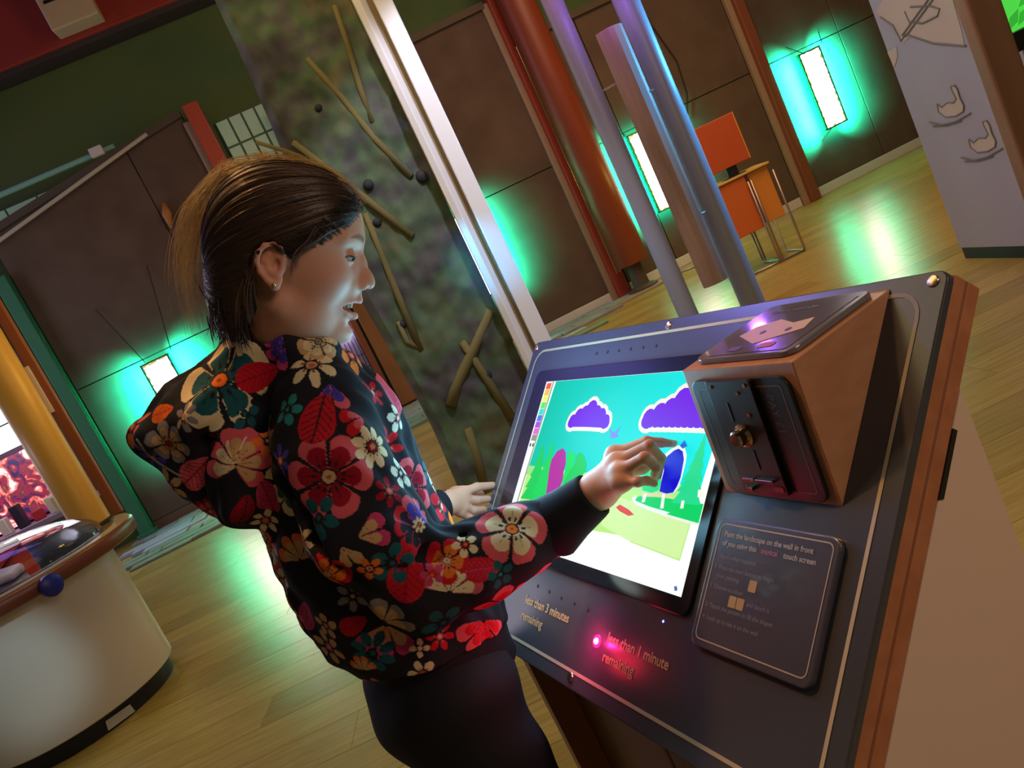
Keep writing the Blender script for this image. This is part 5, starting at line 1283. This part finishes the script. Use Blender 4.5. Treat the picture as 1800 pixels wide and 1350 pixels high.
# displace along normals
def vnormals(V, F):
    n = np.cross(V[F[:, 2]] - V[F[:, 0]], V[F[:, 3]] - V[F[:, 1]]); out = np.zeros_like(V)
    for i in range(4): np.add.at(out, F[:, i], n)
    return out / (np.linalg.norm(out, axis=1)[:, None] + 1e-12)
V = V + vnormals(V, F_) * fold_noise(V)[:, None]
m_hood = mat('floral_jersey', (.02, .02, .025), .85, vcol='tint', spec=.15)
tmp = np_mesh('tmp_hoodie', V, F_, m_hood)
sb = tmp.modifiers.new('s', 'SUBSURF'); sb.levels = 1; sb.render_levels = 1
dg = bpy.context.evaluated_depsgraph_get(); me = bpy.data.meshes.new_from_object(tmp.evaluated_get(dg))
COL.objects.unlink(tmp); bpy.data.objects.remove(tmp)
hoodie = bpy.data.objects.new('hoodie', me); COL.objects.link(hoodie); attach(hoodie, body)
N_ = len(me.vertices); HV = np.zeros(N_ * 3, np.float32); me.vertices.foreach_get('co', HV); HV = HV.reshape(-1, 3).astype(float)
HNm = np.zeros(N_ * 3, np.float32); me.vertices.foreach_get('normal', HNm); HNm = HNm.reshape(-1, 3)
htree = BVHTree.FromPolygons([tuple(p) for p in V.tolist()], [tuple(f) for f in F_.tolist()])
cols = np.tile(np.array([.016, .017, .024]), (N_, 1))

CRIM, PINK, CREAM, TEAL, DTEAL, ORNG, BLUE, RED, TAN, WHT, GREY, MAG, DARK = (.30, .008, .025), (.62, .10, .13), (.72, .62, .38), (.03, .24, .24), (.015, .10, .13), (.72, .17, .02), (.06, .05, .42), (.52, .012, .025), (.55, .35, .17), (.66, .74, .62), (.24, .22, .23), (.52, .05, .16), (.016, .017, .024)
def surf_frame(x, y):
    d = ray(x, y); d = d / np.linalg.norm(d); h = htree.ray_cast(Vector(CAMP), Vector(d))
    if h[0] is None: return None
    p = np.array(h[0]); n = np.array(h[1]); 
    if n @ d > 0: n = -n
    t = Rv - n * (Rv @ n); t /= np.linalg.norm(t); b_ = np.cross(n, t)
    if b_ @ Uv < 0: b_ = -b_
    return p, n, t, b_, (p - CAMP) @ Fv
def stamp(fr, R, kind, n, inner, rim, cen, rot, foreshort=True):
    p, nrm, t, b_, dep = fr
    q = HV - p; dn = q @ nrm; m = (np.abs(dn) < max(.6 * R, .02)) & ((q ** 2).sum(1) < (R * 1.35) ** 2) & (HNm @ nrm > .15)
    ii = np.nonzero(m)[0]
    if not len(ii): return
    a = q[ii] @ t; c = q[ii] @ b_
    # unroll the curvature so that the flower keeps its size round the limb
    rr = np.sqrt((q[ii] ** 2).sum(1)); pr = np.sqrt(a * a + c * c) + 1e-9; a = a / pr * rr; c = c / pr * rr
    th = np.arctan2(c, a) - math.radians(rot); rho = rr / R
    col = cols[ii].copy()
    if kind == 'flower':
        f = (th * n / (2 * math.pi)) % 1.0; s = (f - .5) * 2
        out = 1.0 - .30 * np.abs(s) ** 3; gap = (np.abs(s) < .86 + .0 * rho) & (rho < out) & ((rho > .18))
        width = np.abs(s) * rho < .93 * np.clip(.35 + rho, 0, .92)
        pm = gap & width; col[pm] = rim
        im = pm & (rho < .74 - .22 * np.abs(s) ** 2) & (np.abs(s) < .80); shade = (.75 + .25 * np.clip(rho / .7, 0, 1)) if inner != rim else np.ones_like(rho)
        col[im] = np.array(inner) * shade[im, None]
        vein = im & (np.abs(s) < .05) & (rho > .25) & (rho < .55); col[vein] = np.array(inner) * .45
        ring = pm & (np.abs(rho - .32) < .06) & (((th * n * 2.5 / (2 * math.pi)) % 1) < .42); col[ring] = DARK
        col[rho < .20] = DARK; col[rho < .155] = cen; col[rho < .05] = np.array(cen) * .4
    elif kind == 'daisy':
        f = (th * n / (2 * math.pi)) % 1.0; s = (f - .5) * 2; cx_ = .66
        ss = np.sin(np.abs(s) * math.pi / n) * rho; xx = np.cos(s * math.pi / n) * rho - cx_
        pm = (xx / .36) ** 2 + (ss / (.30 if n <= 5 else .22)) ** 2 < 1; col[pm] = inner
        dk = pm & (rho < .45) & (np.abs(s) < .25); col[dk] = np.array(cen) * .4
        col[rho < .24] = rim; col[rho < .13] = cen
    elif kind == 'leaf':
        x = a / R; y = c / R; cr, sr = math.cos(math.radians(rot)), math.sin(math.radians(rot)); x, y = x * cr + y * sr, -x * sr + y * cr
        w = .62 * np.sqrt(np.clip(1 - x * x, 0, 1)) * (1 - .35 * x); pm = (np.abs(x) < 1) & (np.abs(y) < w); col[pm] = inner
        v = pm & ((np.abs(y) < .035) | ((np.abs(((x + np.abs(y) * .8) * 4.0) % 1 - .5) < .09) & (np.abs(y) < w * .85))); col[v] = rim
    elif kind == 'fan':   # half a flower: only petals within +-n*? of the direction
        f = (th + math.pi) % (2 * math.pi) - math.pi; span = math.radians(44); s = np.abs(f) / span; s2 = (s % 1 - .5) * 2; s_ok = s < 2.0 if n >= 4 else s < 1.0
        s2 = np.where(np.abs(f) < span * (2 if n >= 4 else 1), ((f / span) % 1 - .5) * 2, 9)
        out = 1 - .3 * np.abs(s2) ** 3; pm = (np.abs(s2) < .88) & (rho < out) & (rho > .08); col[pm] = rim
        im = pm & (rho < .74 - .2 * np.abs(s2) ** 2) & (np.abs(s2) < .8); col[im] = inner
        v = im & (np.abs(s2) < .05) & (rho < .5); col[v] = np.array(inner) * .4
    cols[ii] = col
FL = [  # x, y, radius px, kind, petals, inner, rim, centre, rotation
 (578, 838, 78, 'flower', 6, CRIM, PINK, TAN, 30), (455, 660, 40, 'leaf', 1, RED, CRIM, RED, 20), (385, 668, 92, 'flower', 5, DTEAL, CREAM, ORNG, 60), (655, 785, 40, 'daisy', 8, CREAM, CRIM, TAN, 10),
 (560, 735, 50, 'leaf', 1, RED, DARK, RED, 80), (580, 672, 58, 'fan', 2, BLUE, PINK, TAN, 275), (638, 735, 48, 'fan', 2, PINK, RED, TAN, 250), (705, 832, 30, 'daisy', 5, WHT, DARK, WHT, 90),
 (735, 922, 56, 'fan', 4, BLUE, PINK, TAN, 100), (728, 925, 50, 'fan', 4, DARK, RED, TAN, 215), (737, 922, 14, 'daisy', 8, CREAM, ORNG, PINK, 0), (900, 930, 66, 'flower', 5, CREAM, PINK, ORNG, 270),
 (430, 727, 30, 'daisy', 5, DTEAL, DARK, DTEAL, 0), (323, 732, 30, 'daisy', 6, GREY, TAN, GREY, 0), (297, 780, 42, 'flower', 6, TAN, GREY, CRIM, 20), (418, 818, 72, 'fan', 4, CREAM, PINK, TAN, 130), (410, 815, 66, 'fan', 4, TAN, PINK, TAN, 20),
 (345, 830, 40, 'leaf', 1, PINK, CRIM, PINK, 45), (785, 985, 42, 'flower', 5, ORNG, RED, TAN, 40), (818, 957, 24, 'daisy', 5, CREAM, CRIM, ORNG, 10), (790, 1042, 62, 'fan', 4, CREAM, PINK, TAN, 75),
 (620, 1048, 30, 'daisy', 6, GREY, DARK, TAN, 0), (680, 1098, 66, 'fan', 4, TAN, MAG, TAN, 285), (675, 1092, 60, 'fan', 4, TAN, GREY, TAN, 80), (628, 945, 58, 'fan', 2, TAN, MAG, TAN, 20), (600, 960, 46, 'fan', 2, TAN, TAN, TAN, 300),
 (575, 1010, 44, 'flower', 6, ORNG, RED, TAN, 15), (500, 870, 62, 'fan', 4, DTEAL, CREAM, TAN, 250), (850, 1090, 60, 'fan', 4, RED, PINK, TAN, 270), (655, 1148, 42, 'daisy', 8, DTEAL, DARK, DTEAL, 0),
 (738, 1140, 18, 'daisy', 4, CREAM, CREAM, CREAM, 45), (528, 985, 52, 'fan', 4, TAN, ORNG, TAN, 110), (945, 1015, 40, 'leaf', 1, CRIM, MAG, RED, 30), (978, 902, 26, 'leaf', 1, PINK, RED, RED, 120), (500, 608, 46, 'fan', 4, BLUE, MAG, TAN, 190),
 (560, 600, 38, 'flower', 6, CREAM, TAN, GREY, 0), (548, 642, 44, 'daisy', 6, CREAM, TAN, PINK, 20), (425, 600, 26, 'daisy', 5, CREAM, DARK, CREAM, 0), (505, 720, 30, 'daisy', 5, TEAL, DARK, TEAL, 30), (690, 690, 46, 'leaf', 1, PINK, MAG, RED, 300),
 (745, 800, 40, 'leaf', 1, BLUE, DTEAL, BLUE, 290), (765, 850, 44, 'flower', 5, RED, PINK, WHT, 20), (800, 905, 40, 'flower', 5, WHT, RED, TAN, 50), (470, 775, 26, 'daisy', 5, ORNG, DARK, TAN, 10), (650, 1000, 24, 'daisy', 5, ORNG, TAN, RED, 10),
 (690, 990, 40, 'daisy', 5, DTEAL, DARK, DTEAL, 40), (715, 1010, 52, 'leaf', 1, RED, CRIM, RED, 85), (780, 1095, 40, 'daisy', 5, DTEAL, DARK, DTEAL, 10), (620, 1100, 28, 'leaf', 1, RED, CRIM, RED, 30), (640, 1178, 30, 'fan', 4, TAN, ORNG, TAN, 110),
 (560, 910, 40, 'daisy', 5, DTEAL, DARK, DTEAL, 20), (470, 870, 36, 'leaf', 1, MAG, CRIM, RED, 100), (370, 900, 30, 'flower', 6, PINK, CRIM, TAN, 0), (430, 900, 34, 'leaf', 1, CRIM, DARK, RED, 60), (285, 725, 26, 'leaf', 1, ORNG, RED, RED, 10),
 (540, 1080, 34, 'leaf', 1, MAG, CRIM, RED, 70), (760, 1010, 22, 'daisy', 5, MAG, RED, ORNG, 0), (850, 1000, 34, 'leaf', 1, RED, MAG, RED, 10), (700, 735, 26, 'daisy', 5, WHT, PINK, WHT, 0), (880, 1010, 26, 'daisy', 5, DTEAL, DARK, TEAL, 0)]
used_p = []
for x, y, R, kind, n, a, b_, c, rot in FL:
    fr = surf_frame(x, y)
    if fr is None: continue
    used_p.append((fr[0], R / FPX * fr[4])); 
# first a scatter over the sides nobody sees from here, then the measured flowers on top
combos = [(CRIM, PINK, TAN), (DTEAL, CREAM, ORNG), (CREAM, PINK, ORNG), (TAN, MAG, TAN), (ORNG, RED, TAN), (BLUE, PINK, TAN), (RED, PINK, CREAM)]
cnt = 0; tries = 0
while cnt < 120 and tries < 2500:
    tries += 1; i = rng.integers(0, N_); p = HV[i]; R = float(rng.choice([.02, .028, .04, .05]))
    if any(np.linalg.norm(p - q) < (R + r0) * .86 for q, r0 in used_p): continue
    nn = HNm[i].astype(float); t = np.cross(nn, [.3, .2, .9]); t /= np.linalg.norm(t); b2 = np.cross(nn, t)
    cb_ = combos[rng.integers(0, len(combos))]
    stamp((p, nn, t, b2, 1), R, 'flower' if R > .03 else 'daisy', int(rng.integers(5, 7)), *cb_, float(rng.uniform(0, 90))); used_p.append((p, R)); cnt += 1
for x, y, R, kind, n, a, b_, c, rot in sorted(FL, key=lambda q: -q[2]):
    fr = surf_frame(x, y)
    if fr is not None: stamp(fr, R / FPX * fr[4], kind, n, a, b_, c, rot)
set_vcol(me, cols)

# seam piping round the armhole and down the back of the sleeve
for pth in ([(476, 797), (474, 755), (478, 719), (490, 695), (507, 680), (541, 662), (589, 658), (626, 671), (650, 700)], [(240, 772), (262, 800), (292, 822), (318, 838)]):
    Q = []
    for x, y in np.array(spline([(a, b_, 0) for a, b_ in pth], 8))[:, :2]:
        d = ray(x, y); d = d / np.linalg.norm(d); h = htree.ray_cast(Vector(CAMP), Vector(d))
        if h[0] is not None: 
            p = np.array(h[0]) - d * .0008
            if not Q or np.linalg.norm(p - Q[-1]) < .02: Q.append(p)
    if len(Q) > 4:
        mb = MB(); mb.tube(Q, .0016, 6); mb.build('piping', mat('grey_piping', (.16, .15, .13), .7), hoodie, smooth=True)
# ribbed cuffs and waistband
m_rib = mat('black_rib', (.012, .013, .018), .8, spec=.2)
def cuff(a, b_, ra, rb, name='cuff', parent=hoodie):
    mb = MB(); a = np.array(a); b_ = np.array(b_); ax = b_ - a; Ln = np.linalg.norm(ax); ax /= Ln
    e1 = np.cross(ax, Z); e1 /= np.linalg.norm(e1); e2 = np.cross(ax, e1); n = 72; prof = [(ra * .96, 0), (ra * 1.03, .10), (ra * .99 + (rb - ra) * .5, .5), (rb * 1.02, .93), (rb * .98, 1.0), (rb * .86, .99), (rb * .82, .8)]
    Vv = []
    for r0, t in prof:
        for j in range(n):
            rr = r0 + (.0007 if j % 2 else 0); th = 2 * math.pi * j / n; Vv.append(a + ax * Ln * t + (e1 * math.cos(th) + e2 * math.sin(th)) * rr)
    k = len(prof); F = [(i * n + j, i * n + (j + 1) % n, (i + 1) * n + (j + 1) % n, (i + 1) * n + j) for i in range(k - 1) for j in range(n)]
    mb.add(Vv, F); return mb.build(name, m_rib, parent, smooth=True)
cuff(P3(964, 932, 1.038), wr + (P3(985, 930, 1.04) - wr) * .10, .0415, .0305)
cuff(lw + np.array([-.05, -.038, .013]), lw + (np.array([-.05, -.038, .013])) * .12, .036, .027)
mb = MB(); n = 96; Vv = []
for z, g in ((.850, -.014), (.835, -.006), (.82, -.002), (.80, -.002), (.775, -.003), (.768, -.008), (.80, -.014)):
    a = float(np.interp(max(z, .80), zk, rf)) + g - .004; s_ = float(np.interp(max(z, .80), zk, rs)) + g - .004
    for j in range(n):
        th = 2 * math.pi * j / n; cc, ss = math.cos(th), math.sin(th); kk = (abs(cc) ** 2.3 + abs(ss) ** 2.3) ** (-1 / 2.3)
        rib = .0009 if j % 2 else 0
        Vv.append(np.array([-.266, 1.142, z - .17 * cc * kk * a]) + tf * cc * kk * (a + rib) + tsd * ss * kk * (s_ + rib))
mb.add(Vv, [(i * n + (j + 1) % n, i * n + j, (i + 1) * n + j, (i + 1) * n + (j + 1) % n) for i in range(6) for j in range(n)])
mb.build('waistband', m_rib, hoodie, smooth=True)

# trousers and shoes
Ft = Field((-.5, .88, .03), (-.05, 1.42, .86), .006)
Ft.ell((-.272, 1.142, .785), (.103, .132, .075), M=[tf, tsd, Z])
Ft.ell((-.30, 1.135, .735), (.098, .132, .10), M=[tf, tsd, Z], k=.04)
Ft.chain([R_HIP + [0, 0, -.03], R_KN, R_AN + [0, 0, .01]], [.083, .062, .052], .03); Ft.chain([L_HIP + [0, 0, -.03], L_KN, L_AN + [0, 0, .01]], [.083, .062, .052], .03)
V, F_ = Ft.mesh(); V = relax(V, F_, 1, .5); V = V + vnormals(V, F_) * (.002 * np.sin(60 * V[:, 2] + 30 * V[:, 1]))[:, None]
tr = np_mesh('trousers', V, F_, mat('black_denim', (.014, .015, .020), .8, spec=.2), body)
for a_ in (R_AN, L_AN):
    Fs = Field(a_ - [.12, .12, .09], a_ + [.22, .2, .06], .005)
    Fs.chain([a_ + [0, 0, -.035] - tf * .03, a_ + tf * .06 + [0, 0, -.045], a_ + tf * .13 + [0, 0, -.052]], [.042, .040, .032], .02)
    Fs.op(lambda X, Y, Zz: (Zz + 0 * X + 0 * Y) - .001, a_ - [.12, .12, .09], a_ + [.22, .2, -.08], .004, 'sub')
    V, F_ = Fs.mesh(); sh = np_mesh('shoe', V, F_, mat('dark_shoe', (.03, .03, .035), .5), body)
    mb = MB(); mb.prism([a_ * [1, 1, 0] + tf * x + tsd * y for x, y in ((-.075, -.03), (-.075, .03), (.05, .04), (.14, .032), (.165, 0), (.14, -.032), (.05, -.04))], Z * .02); mb.build('sole', mat('pale_sole', (.5, .5, .5), .6), sh, .004)
